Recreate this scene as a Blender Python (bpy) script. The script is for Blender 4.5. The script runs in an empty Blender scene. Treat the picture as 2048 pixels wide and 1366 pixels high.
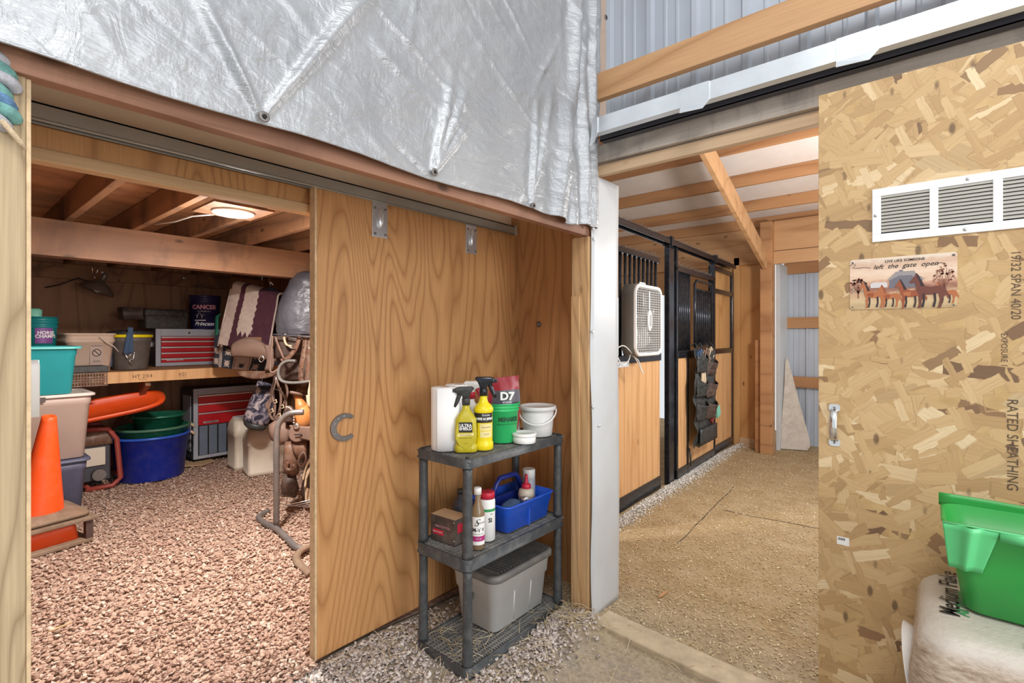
import bpy, math, random
import numpy as np
from mathutils import Vector, Matrix, noise as mnoise
random.seed(7); RNG = np.random.default_rng(7)
R = math.radians; PI = math.pi
scene = bpy.context.scene; COL = scene.collection

# ---------------------------------------------------------------- camera
CH = 1.40; YAW = R(40.2)
cam = bpy.data.objects.new('camera', bpy.data.cameras.new('camera')); COL.objects.link(cam)
cam.location = (0, 0, CH); cam.rotation_euler = (PI/2, 0, YAW)
cam.data.sensor_width = 36; cam.data.lens = 17.58; cam.data.shift_y = -11/2048
cam.data.clip_start = .02; cam.data.clip_end = 200
scene.camera = cam
# ---------------------------------------------------------------- world and light
w = bpy.data.worlds.new('world'); scene.world = w; w.use_nodes = True
w.node_tree.nodes['Background'].inputs[0].default_value = (.93, .97, 1, 1)
w.node_tree.nodes['Background'].inputs[1].default_value = .60
def light(name, kind, loc, energy, size=.5, color=(1,1,1), rot=(0,0,0), size_y=None):
    l = bpy.data.lights.new(name, kind); l.energy = energy; l.color = color
    if kind == 'AREA':
        l.size = size
        if size_y: l.shape = 'RECTANGLE'; l.size_y = size_y
    elif kind == 'POINT': l.shadow_soft_size = size
    o = bpy.data.objects.new(name, l); o.location = loc; o.rotation_euler = rot; COL.objects.link(o); return o
light('tack_room_bulb', 'AREA', (-3.10, 1.17, 2.095), 66, .17, (1, .95, .90))
light('tack_room_glow', 'POINT', (-3.10, 1.17, 1.90), 14, .12, (1, .95, .90))
light('aisle_fill', 'POINT', (-.25, 4.3, 1.9), 80, .15, (1, .97, .94))  # added fill that brightens the aisle and its ceiling, no real bulb
light('barn_top_fill', 'AREA', (.6, -.5, 3.9), 55, 1.2, (1, .98, .95), (R(22), R(-12), 0))  # added overhead fill out of view, stands for no lamp
light('barn_side_fill', 'AREA', (4.6, .3, 1.7), 130, 3.2, (.97, .98, 1), (0, R(90), 0), 3.0)  # added panel to brighten the alcove, as if from an unseen door
scene.view_settings.view_transform = 'Standard'; scene.view_settings.look = 'None'
scene.view_settings.gamma = 1; scene.view_settings.use_curve_mapping = False
scene.view_settings.exposure = 0.52

# ---------------------------------------------------------------- helpers
def PX(px, py, **k):
    """point seen at photo pixel (px,py) on the plane x=, y= or z="""
    s, c = math.sin(YAW), math.cos(YAW)
    d = Vector((-s*1000 + c*(px-1024), c*1000 + s*(px-1024), 672-py))
    if 'x' in k: t = k['x']/d.x
    elif 'y' in k: t = k['y']/d.y
    else: t = (k['z']-CH)/d.z
    return Vector((d.x*t, d.y*t, CH + d.z*t))

class MB:
    def __init__(s): s.v=[]; s.f=[]; s.m=[]; s.sm=[]
    def add(s, vs, fs, m=0, sm=False):
        o = len(s.v); s.v.extend([tuple(v) for v in vs])
        for f in fs: s.f.append(tuple(i+o for i in f)); s.m.append(m); s.sm.append(sm)
        return s
    def box(s, a, b, m=0):
        x0,y0,z0 = a; x1,y1,z1 = b
        return s.add([(x0,y0,z0),(x1,y0,z0),(x1,y1,z0),(x0,y1,z0),(x0,y0,z1),(x1,y0,z1),(x1,y1,z1),(x0,y1,z1)],
              [(3,2,1,0),(4,5,6,7),(0,1,5,4),(1,2,6,5),(2,3,7,6),(3,0,4,7)], m)
    def obox(s, c, size, rot, m=0):
        M = rot if isinstance(rot, Matrix) else Matrix.Rotation(rot[2],3,'Z')@Matrix.Rotation(rot[1],3,'Y')@Matrix.Rotation(rot[0],3,'X')
        hx,hy,hz = [q/2 for q in size]; c = Vector(c)
        vs = [c+M@Vector(p) for p in [(-hx,-hy,-hz),(hx,-hy,-hz),(hx,hy,-hz),(-hx,hy,-hz),(-hx,-hy,hz),(hx,-hy,hz),(hx,hy,hz),(-hx,hy,hz)]]
        return s.add(vs, [(3,2,1,0),(4,5,6,7),(0,1,5,4),(1,2,6,5),(2,3,7,6),(3,0,4,7)], m)
    def beam(s, p, q, w, h, m=0, up=(0,0,1)):
        p=Vector(p); q=Vector(q); t=(q-p).normalized(); x=t.cross(Vector(up)).normalized(); z=x.cross(t)
        return s.obox((p+q)/2, (w,(q-p).length,h), Matrix((x,t,z)).transposed(), m)
    def tube(s, pts, r, n=8, m=0, closed=False, flat=1.0, sm=True):
        pts=[Vector(p) for p in pts]; k=len(pts); rs = r if hasattr(r,'__len__') else [r]*k
        vs=[]; prev=None
        for i,p in enumerate(pts):
            a = pts[(i-1)%k] if (closed or i>0) else p; b = pts[(i+1)%k] if (closed or i<k-1) else p
            t=(b-a); t = t.normalized() if t.length>1e-9 else Vector((0,0,1))
            if prev is None:
                u = Vector((0,0,1)) if abs(t.z)<.9 else Vector((1,0,0))
                x = t.cross(u).normalized()
            else:
                x = prev - t*prev.dot(t)
                x = x.normalized() if x.length>1e-6 else t.orthogonal().normalized()
            prev = x; y = t.cross(x)
            for j in range(n):
                th=2*PI*j/n; vs.append(p+x*math.cos(th)*rs[i]+y*math.sin(th)*rs[i]*flat)
        fs=[]
        for i in range(k if closed else k-1):
            a=i*n; b=((i+1)%k)*n
            for j in range(n): fs.append((a+j,b+j,b+(j+1)%n,a+(j+1)%n))
        s.add(vs, fs, m, sm)
        if not closed:
            o=len(s.v)-len(vs)
            s.f.append(tuple(o+j for j in range(n))); s.m.append(m); s.sm.append(False)
            s.f.append(tuple(o+(k-1)*n+j for j in reversed(range(n)))); s.m.append(m); s.sm.append(False)
        return s
    def loft(s, rings, m=0, cap0=True, cap1=True, sm=True):
        n=len(rings[0]); vs=[p for r in rings for p in r]; fs=[]
        for i in range(len(rings)-1):
            for j in range(n): fs.append((i*n+j,i*n+(j+1)%n,(i+1)*n+(j+1)%n,(i+1)*n+j))
        s.add(vs, fs, m, sm); o=len(s.v)-len(vs)
        if cap0: s.f.append(tuple(o+j for j in reversed(range(n)))); s.m.append(m); s.sm.append(False)
        if cap1: s.f.append(tuple(o+(len(rings)-1)*n+j for j in range(n))); s.m.append(m); s.sm.append(False)
        return s
    def lathe(s, prof, n=28, c=(0,0,0), m=0, cap0=True, cap1=True, sx=1, sy=1, M=None):
        rings=[]
        for r,z in prof:
            ring=[]
            for j in range(n):
                p=Vector((r*sx*math.cos(2*PI*j/n), r*sy*math.sin(2*PI*j/n), z))
                if M: p=M@p
                ring.append(p+Vector(c))
            rings.append(ring)
        return s.loft(rings, m, cap0, cap1)
    def rbox(s, secs, c=(0,0,0), m=0, n=4, cap0=True, cap1=True):
        """secs: (z, hx, hy, corner radius[, cx, cy])"""
        rings=[]
        for q in secs:
            z,hx,hy,r = q[:4]; ox,oy = (q[4],q[5]) if len(q)>4 else (0,0); ring=[]
            for cx,cy,a0 in ((1,1,0),(-1,1,90),(-1,-1,180),(1,-1,270)):
                for j in range(n+1):
                    a=R(a0+90*j/n); ring.append((c[0]+ox+cx*(hx-r)+r*math.cos(a), c[1]+oy+cy*(hy-r)+r*math.sin(a), c[2]+z))
            rings.append(ring)
        return s.loft(rings, m, cap0, cap1)
    def prism(s, poly, d0, d1, ax='Y', m=0):
        def P(a,b,d): return {'Y':(a,d,b),'X':(d,a,b),'Z':(a,b,d)}[ax]
        n=len(poly); vs=[P(a,b,d0) for a,b in poly]+[P(a,b,d1) for a,b in poly]
        fs=[tuple(range(n)), tuple(reversed(range(n,2*n)))]+[(j,n+j,n+(j+1)%n,(j+1)%n) for j in range(n)]
        return s.add(vs,fs,m)
    def grid(s, fn, nu, nv, m=0, sm=True):
        vs=[fn(i/nu,j/nv) for j in range(nv+1) for i in range(nu+1)]
        fs=[(j*(nu+1)+i,j*(nu+1)+i+1,(j+1)*(nu+1)+i+1,(j+1)*(nu+1)+i) for j in range(nv) for i in range(nu)]
        return s.add(vs,fs,m,sm)
    def sphere(s, c, r, n=12, m=0, sc=(1,1,1)):
        rings=[]
        for i in range(n//2+1):
            a=-PI/2+PI*i/(n//2); rr=max(math.cos(a),.02)
            rings.append([(c[0]+r*sc[0]*rr*math.cos(2*PI*j/n),c[1]+r*sc[1]*rr*math.sin(2*PI*j/n),c[2]+r*sc[2]*math.sin(a)) for j in range(n)])
        return s.loft(rings,m)
    def build(s, name, mats, parent=None, bevel=0, thick=0, sub=0, fixn=True):
        if not isinstance(mats,(list,tuple)): mats=[mats]
        me=bpy.data.meshes.new(name); me.from_pydata([tuple(v) for v in s.v],[],s.f)
        for q in mats: me.materials.append(q)
        me.polygons.foreach_set('material_index', s.m); me.polygons.foreach_set('use_smooth', s.sm)
        if fixn:
            import bmesh
            b=bmesh.new(); b.from_mesh(me); bmesh.ops.recalc_face_normals(b, faces=b.faces); b.to_mesh(me); b.free()
        me.update()
        o=bpy.data.objects.new(name,me); COL.objects.link(o)
        if parent: o.parent=parent
        if thick:
            q=o.modifiers.new('s','SOLIDIFY'); q.thickness=thick; q.offset=0
        if sub:
            q=o.modifiers.new('u','SUBSURF'); q.levels=sub; q.render_levels=sub
        if bevel:
            q=o.modifiers.new('b','BEVEL'); q.width=bevel; q.segments=2; q.limit_method='ANGLE'; q.angle_limit=R(40)
        return o
def tag(o, label=None, cat=None, group=None, kind=None):
    if label: o['label']=label
    if cat: o['category']=cat
    if group: o['group']=group
    if kind: o['kind']=kind
    return o
def thing(name, label, cat, loc=(0,0,0), rz=0, group=None):
    o=bpy.data.objects.new(name,None); COL.objects.link(o); o.empty_display_size=.05
    o.location=loc; o.rotation_euler=(0,0,rz); return tag(o,label,cat,group)
def struct(o): o['kind']='structure'; return o
def place(o, loc, rz=0): o.location=loc; o.rotation_euler=(0,0,rz); return o
def arc(c, r, a0, a1, n=12, plane='XZ', sy=1):
    out=[]
    for i in range(n+1):
        a=R(a0+(a1-a0)*i/n); u,v=r*math.cos(a),r*math.sin(a)*sy
        out.append({'XZ':(c[0]+u,c[1],c[2]+v),'YZ':(c[0],c[1]+u,c[2]+v),'XY':(c[0]+u,c[1]+v,c[2])}[plane])
    return out
def text(body, size, parent, mat, loc, right=(1,0,0), up=(0,0,1), name='lettering', wrap=None, sx=1, bold=0, shear=0, align='CENTER'):
    """flat lettering; wrap = radius of the upright cylinder it lies on (axis at the parent's origin)"""
    cu=bpy.data.curves.new('t','FONT'); cu.body=body; cu.size=size; cu.align_x=align; cu.align_y='CENTER'; cu.offset=bold; cu.shear=shear
    cu.resolution_u=3; cu.space_line=.8
    to=bpy.data.objects.new('t',cu); COL.objects.link(to)
    dg=bpy.context.evaluated_depsgraph_get(); me=bpy.data.meshes.new_from_object(to.evaluated_get(dg))
    bpy.data.objects.remove(to); me.name=name
    rt=Vector(right).normalized(); u=Vector(up).normalized(); L=Vector(loc)
    for v in me.vertices:
        x=v.co.x*sx; y=v.co.y
        if wrap:
            a=x/wrap+L.x; v.co=(wrap*math.sin(a), -wrap*math.cos(a)+L.y, L.z+y)
        else: v.co=L+rt*x+u*y
    me.materials.clear(); me.materials.append(mat)
    o=bpy.data.objects.new(name,me); COL.objects.link(o); o.parent=parent; return o
def wraplabel(mb, r, a0, a1, z0, z1, m=0, n=12, oy=0):
    mb.grid(lambda u,v:(r*math.sin(a0+(a1-a0)*u), -r*math.cos(a0+(a1-a0)*u)+oy, z0+(z1-z0)*v), n,1,m); return mb

def crv(pts,n=6):
    P=[Vector(p) for p in pts]; out=[]
    for i in range(len(P)-1):
        p0,p1,p2,p3=P[max(0,i-1)],P[i],P[i+1],P[min(len(P)-1,i+2)]
        for k in range(n):
            s_=k/n; out.append(.5*((2*p1)+(-p0+p2)*s_+(2*p0-5*p1+4*p2-p3)*s_*s_+(-p0+3*p1-3*p2+p3)*s_**3))
    out.append(P[-1]); return out
# ---------------------------------------------------------------- materials
class N:
    def __init__(s, name):
        s.mat=bpy.data.materials.new(name); s.mat.use_nodes=True; s.t=s.mat.node_tree; s.b=s.t.nodes['Principled BSDF']
    def n(s, typ, **k):
        x=s.t.nodes.new('ShaderNode'+typ)
        for a,v in k.items():
            if a.startswith('i_'):
                key=a[2:]; key=int(key) if key.isdigit() else key
                s.put(x.inputs[key], v)
            else: setattr(x,a,v)
        return x
    def put(s, inp, v):
        if isinstance(v, bpy.types.NodeSocket): s.t.links.new(v, inp)
        elif hasattr(v,'outputs'): s.t.links.new(v.outputs[0], inp)
        elif isinstance(v,(tuple,list)) and len(v)==3 and len(inp.default_value)==4: inp.default_value=(*v,1)
        else: inp.default_value=v
    def coord(s, scale=(1,1,1), rot=(0,0,0), loc=(0,0,0)):
        tc=s.n('TexCoord'); mp=s.n('Mapping'); s.t.links.new(tc.outputs['Object'], mp.inputs[0])
        mp.inputs['Scale'].default_value=scale; mp.inputs['Rotation'].default_value=rot; mp.inputs['Location'].default_value=loc
        return mp.outputs[0]
    def noise(s, vec, scale=5, detail=4, rough=.5, dist=0):
        return s.n('TexNoise', i_Vector=vec, i_Scale=scale, i_Detail=detail, i_Roughness=rough, i_Distortion=dist).outputs[0]
    def math(s, op, a, b=0, c=0): return s.n('Math', operation=op, i_0=a, i_1=b, i_2=c).outputs[0]
    def ramp(s, fac, stops, interp='LINEAR'):
        r=s.n('ValToRGB'); s.put(r.inputs[0],fac); e=r.color_ramp; e.interpolation=interp
        while len(e.elements)<len(stops): e.elements.new(.5)
        for el,(p,c) in zip(e.elements,stops):
            el.position=p; el.color=(*c,1) if len(c)==3 else c
        return r.outputs[0]
    def mix(s, fac, a, b, mode='MIX'):
        x=s.n('Mix', data_type='RGBA', blend_type=mode); s.put(x.inputs[0],fac); s.put(x.inputs[6],a); s.put(x.inputs[7],b); return x.outputs[2]
    def bump(s, h, strength=.3, dist=.01, normal=None):
        x=s.n('Bump', i_Strength=strength, i_Distance=dist, i_Height=h)
        if normal is not None: s.put(x.inputs['Normal'],normal)
        return x.outputs[0]
    def set(s, color=None, rough=None, metal=None, normal=None, **k):
        if color is not None: s.put(s.b.inputs['Base Color'],color)
        if rough is not None: s.put(s.b.inputs['Roughness'],rough)
        if metal is not None: s.put(s.b.inputs['Metallic'],metal)
        if normal is not None: s.put(s.b.inputs['Normal'],normal)
        for a,v in k.items(): s.put(s.b.inputs[a.replace('_',' ')],v)
        return s.mat
def sc(c,f): return tuple(min(1,x*f) for x in c)
def plain(name, c, rough=.5, metal=0, var=.12, dust=0, scale=6, bump=.05, dustcol=(.45,.38,.3), **k):
    q=N(name); v=q.coord()
    f=q.noise(v,scale,5,.6); col=q.ramp(f,[(.3,sc(c,1-var)),(.7,sc(c,1+var))])
    if dust:
        d=q.ramp(q.noise(v,scale*2.3,6,.7),[(.45,(0,0,0)),(.75,(dust,)*3)]); col=q.mix(d,col,dustcol)
    return q.set(col, rough, metal, q.bump(q.noise(v,scale*12,3),bump,.004), **k)
def wood(name, light_, dark, axis='Z', freq=9, sharp=.6, rough=.65, grain=2.2, stain=None, stretch=9, knots=True, wob=.0):
    """contour grain running along an axis"""
    q=N(name); i='XYZ'.index(axis)
    s=[grain]*3; s[i]=grain/stretch
    v=q.coord(tuple(s)); f=q.noise(v,1,2.2,.42,.25)
    ring=q.math('PINGPONG', q.math('MULTIPLY',f,freq*2), 1)
    ring=q.math('POWER', ring, .55)
    s2=[160]*3; s2[i]=4
    fine=q.noise(q.coord(tuple(s2)),1,3,.6)
    mid=tuple((a+b)/2 for a,b in zip(light_,dark))
    col=q.ramp(ring,[(.1,dark),(.42,tuple(a*.45+b*.55 for a,b in zip(dark,light_))),(.75,light_)])
    col=q.mix(q.ramp(fine,[(.35,(.35,)*3),(.62,(0,0,0))]), col, sc(dark,.85))
    big=q.noise(q.coord((1.3,1.3,1.3)),1,3); col=q.mix(q.ramp(big,[(.35,(0,0,0)),(.7,(.35,)*3)]),col,mid)
    if stain: 
        st=q.ramp(q.noise(q.coord((3,3,1.2)),1.3,6,.65),[(.5,(0,0,0)),(.68,(.75,)*3)]); col=q.mix(st,col,stain)
    if knots:
        s3=[5]*3; s3[i]=2.2
        vo=q.n('TexVoronoi', i_Vector=q.coord(tuple(s3)), i_Scale=1.0); kf=q.ramp(vo.outputs[0],[(.04,(.9,)*3),(.085,(0,0,0))])
        col=q.mix(kf,col,sc(dark,.45))
    return q.set(col, rough, 0, q.bump(q.math('ADD',fine,q.math('MULTIPLY',ring,.5)),.25,.002))
def osb():
    q=N('oriented strand board')
    base=(.56,.37,.17)
    col=q.ramp(q.noise(q.coord((1,1,1)),14,4),[(.3,(.43,.27,.11)),(.7,(.60,.41,.19))]); hgt=None
    for k,(ang,L,W,th) in enumerate([(8,.16,.055,.0),(72,.14,.05,.3),(-38,.17,.055,.38),(100,.13,.045,.45),(48,.18,.06,.5),(-68,.14,.04,.58),(84,.20,.05,.62),(128,.13,.038,.70),(20,.09,.026,.80)]):
        v0=q.coord((1,1,1),(0,R(ang),0),(k*3.7,k*1.3,k*2.1))
        wob=q.n('VectorMath',operation='SCALE'); q.put(wob.inputs[0],q.n('TexNoise',i_Vector=v0,i_Scale=28,i_Detail=2).outputs[1]); wob.inputs['Scale'].default_value=.012
        v1=q.n('VectorMath',operation='ADD',i_0=v0,i_1=wob.outputs[0]).outputs[0]
        mp=q.n('Mapping',i_0=v1); mp.inputs['Scale'].default_value=(1/W,0,1/L)
        vo=q.n('TexVoronoi',distance='CHEBYCHEV',i_Vector=mp.outputs[0],i_Scale=1,i_Randomness=.9)
        sep=q.n('SeparateColor',i_0=vo.outputs[1])
        strand=q.ramp(sep.outputs[0],[(0,(.30,.17,.08)),(.03,(.16,.09,.05)),(.055,(.45,.285,.13)),(.45,(.545,.36,.17)),(.85,(.60,.415,.21)),(1,(.74,.575,.35))])
        g=q.n('Mapping',i_0=v1); g.inputs['Scale'].default_value=(230,1,9)
        gr=q.noise(g.outputs[0],1,2)
        strand=q.mix(q.ramp(gr,[(.3,(.22,)*3),(.55,(0,0,0))]),strand,(.25,.14,.06))
        inside=q.math('LESS_THAN',vo.outputs[0],.43)
        show=q.math('MULTIPLY',inside,q.math('GREATER_THAN',sep.outputs[1],th))
        edge=q.math('MULTIPLY',show,q.math('GREATER_THAN',vo.outputs[0],.41))
        col=q.mix(show,col,strand); col=q.mix(q.math('MULTIPLY',edge,.35),col,(.26,.15,.06))
        hgt = show if hgt is None else q.math('ADD',q.math('MULTIPLY',hgt,.6),q.math('MULTIPLY',show,.5))
    vo=q.n('TexVoronoi',i_Vector=q.coord((16,16,7)),i_Scale=1); spot=q.ramp(vo.outputs[0],[(.09,(.8,)*3),(.16,(0,0,0))])
    col=q.mix(spot,col,(.12,.07,.035))
    return q.set(col,.6,0,q.bump(hgt,.35,.002))
M={}
M['osb']=osb()
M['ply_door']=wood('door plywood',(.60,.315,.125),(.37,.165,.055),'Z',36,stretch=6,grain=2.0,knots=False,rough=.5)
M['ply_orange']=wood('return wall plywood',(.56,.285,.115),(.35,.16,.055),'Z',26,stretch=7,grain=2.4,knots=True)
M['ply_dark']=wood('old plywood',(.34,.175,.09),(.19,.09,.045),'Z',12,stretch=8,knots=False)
M['ply_deck']=wood('loft plywood',(.50,.25,.12),(.30,.14,.065),'Y',6,stretch=8,stain=(.2,.1,.055))
M['ply_cut']=plain('cut plywood edge',(.62,.46,.28),.7,var=.2,scale=40)
M['beam_y']=wood('girder pine',(.29,.145,.072),(.16,.072,.034),'Y',6,stain=(.10,.05,.028))
M['joist']=wood('joist pine',(.34,.17,.08),(.13,.062,.032),'X',5,stain=(.07,.04,.025))
M['pine_y']=wood('pale pine along wall',(.62,.42,.23),(.45,.265,.12),'Y',6)
M['header']=wood('reddish header board',(.44,.23,.145),(.22,.10,.06),'Y',9,stain=(.2,.09,.055))
M['pine_x']=wood('girt pine',(.58,.335,.165),(.40,.205,.085),'X',6)
M['purlin']=wood('purlin pine',(.50,.26,.115),(.33,.15,.06),'X',6)
M['pale_x']=wood('pale board',(.62,.45,.29),(.46,.30,.17),'X',4)
M['weather']=wood('weathered board',(.50,.44,.38),(.30,.25,.21),'X',4,stain=(.12,.11,.105))
M['post']=wood('treated post',(.47,.36,.22),(.27,.185,.10),'Z',14,stretch=9,grain=7,rough=.7)
M['post2']=wood('jamb post',(.60,.38,.19),(.38,.22,.10),'Z',10,stretch=12,grain=6,stain=(.38,.27,.16))
M['tg']=wood('stall board',(.70,.40,.185),(.52,.265,.105),'Z',6,stretch=12,grain=4)
M['ply_back']=wood('aisle plywood',(.60,.33,.13),(.42,.20,.065),'Z',5,stretch=4,grain=2,rough=.5)
def siding():
    q=N('painted steel siding'); v=q.coord((1,1,1))
    c=q.ramp(q.noise(v,3,4),[(.3,(.44,.48,.55)),(.7,(.50,.54,.60))]); return q.set(c,.42,.25,q.bump(q.noise(v,60,2),.05,.002))
M['siding']=siding()
M['galv']=plain('galvanised steel',(.72,.76,.80),.32,.75,var=.1,scale=4)
M['track']=plain('grey painted track',(.36,.36,.335),.45,.4,var=.08,dust=.4)
M['cream']=plain('cream panel',(.84,.74,.60),.7,var=.05,scale=2)
M['white_paint']=plain('white painted trim',(.58,.60,.62),.45,var=.04,dust=.25,dustcol=(.5,.44,.36),scale=2.5)
M['white']=plain('white plastic',(.83,.83,.81),.4,var=.03)
M['white_metal']=plain('white enamel',(.86,.88,.90),.35,var=.02)
M['louver']=plain('louver enamel',(.40,.38,.34),.5,var=.03)
M['black_metal']=plain('black powder coated steel',(.022,.025,.034),.2,.5,var=.2,dust=.15,dustcol=(.3,.26,.22),scale=14)
M['chrome']=plain('chromed steel',(.75,.75,.75),.2,.95,var=.05)
M['steel']=plain('dull steel',(.20,.18,.17),.5,.55,var=.2)
M['dark']=plain('dark void',(.015,.013,.012),.9)
def tarpmat():
    q=N('silver tarpaulin'); v=q.coord((1,1,1))
    big=q.noise(q.coord((1,1,2.2),(R(-35),0,0)),5,7,.6,.9)
    rdg=q.math('ABSOLUTE',q.math('SUBTRACT',q.noise(q.coord((1,1,2.6),(R(-30),0,0),(3,1,2)),6,4,.55,.8),.5))
    rdg2=q.math('ABSOLUTE',q.math('SUBTRACT',q.noise(q.coord((1,2.2,1),(R(-50),0,0),(7,1,2)),8,4,.55,.8),.5))
    fine=q.noise(q.coord((1,1,4),(R(-28),0,0)),26,5,.6,.8)
    h=q.math('ADD',q.math('ADD',q.math('MULTIPLY',rdg,-1.6),q.math('MULTIPLY',rdg2,-1.0)),q.math('ADD',q.math('MULTIPLY',big,.8),q.math('MULTIPLY',fine,.18)))
    weave=q.n('TexWave',i_Vector=q.coord((1,1,1)),i_Scale=120,wave_type='BANDS',bands_direction='Z').outputs[1]
    c=q.ramp(q.noise(v,3,4),[(.3,(.34,.35,.37)),(.7,(.44,.45,.465))])
    return q.set(c,.42,.45,q.bump(weave,.03,.001,q.bump(h,.5,.014)))
M['tarp']=tarpmat()
M['roof_white']=plain('white roof liner',(.80,.73,.69),.7,var=.07,scale=2,dust=.15)
def dirt():
    q=N('packed barn dirt'); v=q.coord()
    sep=q.n('SeparateXYZ',i_0=v); 
    far=q.ramp(q.math('ADD',sep.outputs[1],q.math('MULTIPLY',q.noise(v,3),.5)),[(.0,(0,0,0)),(1,(1,1,1))])
    mr=q.n('MapRange',i_0=q.math('ADD',sep.outputs[1],q.math('MULTIPLY',q.noise(v,3),.5)),i_1=2.0,i_2=2.9).outputs[0]
    fine=q.noise(v,45,8,.7); mid=q.noise(v,6,5)
    a=q.ramp(fine,[(.3,(.26,.215,.16)),(.7,(.52,.45,.36))]); b=q.ramp(fine,[(.3,(.27,.18,.085)),(.7,(.50,.36,.19))])
    c=q.mix(mr,a,b); c=q.mix(q.ramp(mid,[(.4,(0,0,0)),(.7,(.4,)*3)]),c,(.58,.46,.30))
    return q.set(c,.95,0,q.bump(q.math('ADD',fine,q.math('MULTIPLY',mid,2)),.6,.02))
M['dirt']=dirt()
def chips(name, stops, rough=.8):
    q=N(name); g=q.n('NewGeometry'); c=q.ramp(g.outputs['Random Per Island'],stops)
    f=q.noise(q.coord(),90,3); c=q.mix(q.ramp(f,[(.3,(.3,)*3),(.7,(0,0,0))]),c,sc(stops[0][1],.8)); return q.set(c,rough)
M['gravel']=chips('pink flake gravel',[(0,(.27,.155,.11)),(.3,(.42,.26,.19)),(.7,(.53,.36,.27)),(1,(.70,.56,.46))])
M['gravel_grey']=chips('grey flake gravel',[(0,(.34,.28,.25)),(.4,(.56,.48,.44)),(.8,(.72,.64,.59)),(1,(.85,.78,.73))])
M['gravel_base']=plain('gravel bed',(.42,.28,.21),.95,var=.4,scale=30,bump=.5)
M['straw']=chips('straw and shavings',[(0,(.42,.30,.15)),(.5,(.66,.52,.30)),(1,(.85,.74,.52))])
M['shavings']=chips('white shavings',[(0,(.6,.55,.48)),(1,(.9,.87,.82))])
M['red']=plain('red enamel',(.45,.012,.018),.3,var=.1)
M['grey_enamel']=plain('grey enamel',(.36,.37,.42),.4,var=.05)
M['dark_enamel']=plain('dark grey enamel',(.05,.05,.06),.45,var=.1)
M['black_plastic']=plain('black plastic',(.022,.025,.025),.5,var=.2,dust=.3,dustcol=(.2,.18,.15),scale=12)
M['rack']=plain('dusty charcoal plastic',(.045,.05,.055),.45,var=.15,dust=.3,dustcol=(.26,.25,.235),scale=9)
M['rack_grid']=plain('dusty charcoal grid',(.16,.16,.155),.7,var=.3,dust=.6,dustcol=(.42,.40,.37),scale=9)
M['blue']=plain('blue plastic',(.012,.09,.58),.35,var=.08,dust=.08)
M['navy_tub']=plain('deep blue rubber',(.012,.035,.42),.4,var=.12,dust=.1)
M['teal']=plain('teal plastic',(.02,.33,.36),.4,var=.06)
M['teal_light']=plain('pale teal plastic',(.10,.50,.47),.4,var=.06)
M['teal_dark']=plain('deep teal plastic',(.008,.22,.23),.4,var=.06)
M['mint']=plain('mint plastic',(.2,.55,.42),.45)
M['beige']=plain('beige plastic',(.62,.46,.36),.5,var=.05,dust=.15)
M['taupe']=plain('taupe plastic',(.44,.33,.28),.5,var=.05,dust=.1)
M['taupe_lid']=plain('pale tote lid',(.66,.57,.51),.45,var=.05)
M['jug']=plain('cream feed container',(.62,.54,.44),.5,var=.06,dust=.2)
M['navy']=plain('navy grey plastic',(.085,.09,.15),.5,var=.08,dust=.1)
M['orange']=plain('orange plastic',(.74,.075,.008),.4,var=.06,dust=.08)
M['dusty_brown']=plain('dusty brown rubber',(.19,.12,.075),.85,var=.2,dust=.25)
M['green_tub']=plain('dark green rubber',(.008,.12,.07),.35,var=.1,dust=.1)
M['green']=plain('green bucket plastic',(.03,.50,.15),.4,var=.05)
M['lime']=plain('bright green plastic',(.028,.34,.06),.4,var=.07,dust=.06,dustcol=(.2,.25,.1),Subsurface_Weight=0.0)
M['lime_light']=plain('pale green plastic',(.11,.58,.22),.35,var=.06)
M['darkgreen_ink']=plain('dark green ink',(.002,.05,.016),.6)
M['olive']=plain('olive gold plastic',(.50,.42,.02),.3,var=.05)
M['yellow']=plain('yellow plastic',(.83,.66,.01),.3,var=.05)
M['black_label']=plain('black label',(.02,.018,.015),.5)
M['cream_label']=plain('cream label print',(.80,.68,.30),.5)
M['ink']=plain('black ink',(.015,.013,.012),.7)
M['ink_soft']=plain('faded black stamp ink',(.10,.065,.04),.8)
M['inkgreen']=plain('green ink',(.03,.30,.09),.7)
M['white_ink']=plain('white ink',(.88,.88,.86),.6)
M['pink_ink']=plain('pink ink',(.75,.35,.42),.6)
M['magenta']=plain('magenta band',(.42,.03,.18),.5)
M['redcap']=plain('red cap plastic',(.55,.02,.05),.4)
M['maroon']=plain('maroon film',(.32,.02,.03),.28,var=.15)
M['bag_grey']=plain('dark film print',(.10,.09,.11),.35,var=.3)
M['bag_blue']=plain('blue film print',(.02,.22,.62),.35)
M['paper']=plain('paper',(.86,.86,.86),.8,var=.015,bump=.15,scale=12)
M['bucket_white']=plain('dusty white pail',(.66,.65,.64),.45,var=.04)
M['grey_tote']=plain('light grey plastic',(.56,.555,.54),.5,var=.05,dust=.15,dustcol=(.5,.46,.4))
M['grey_lid']=plain('dark grey lid',(.145,.14,.135),.5,var=.15,dust=.3)
M['carton']=plain('dark printed carton',(.07,.05,.045),.5,var=.3,dust=.3)
M['cardboard']=plain('cardboard',(.50,.32,.18),.85)
M['amber']=plain('brown liquid bottle',(.24,.16,.09),.25)
M['bottle_glue']=plain('cloudy plastic',(.58,.50,.40),.4,var=.1)
M['blue_cloth']=plain('worn blue foam',(.06,.11,.22),.9,var=.3,bump=.6)
M['dkblue_plastic']=plain('translucent navy plastic',(.015,.03,.22),.3)
M['leather']=plain('brown leather',(.14,.065,.038),.55,var=.3,dust=.35,scale=9)
M['leather_tan']=plain('tan leather',(.52,.20,.055),.4,var=.2,dust=.12,scale=9)
M['leather_dark']=plain('dark leather',(.06,.032,.025),.6,var=.3,dust=.2)
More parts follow.
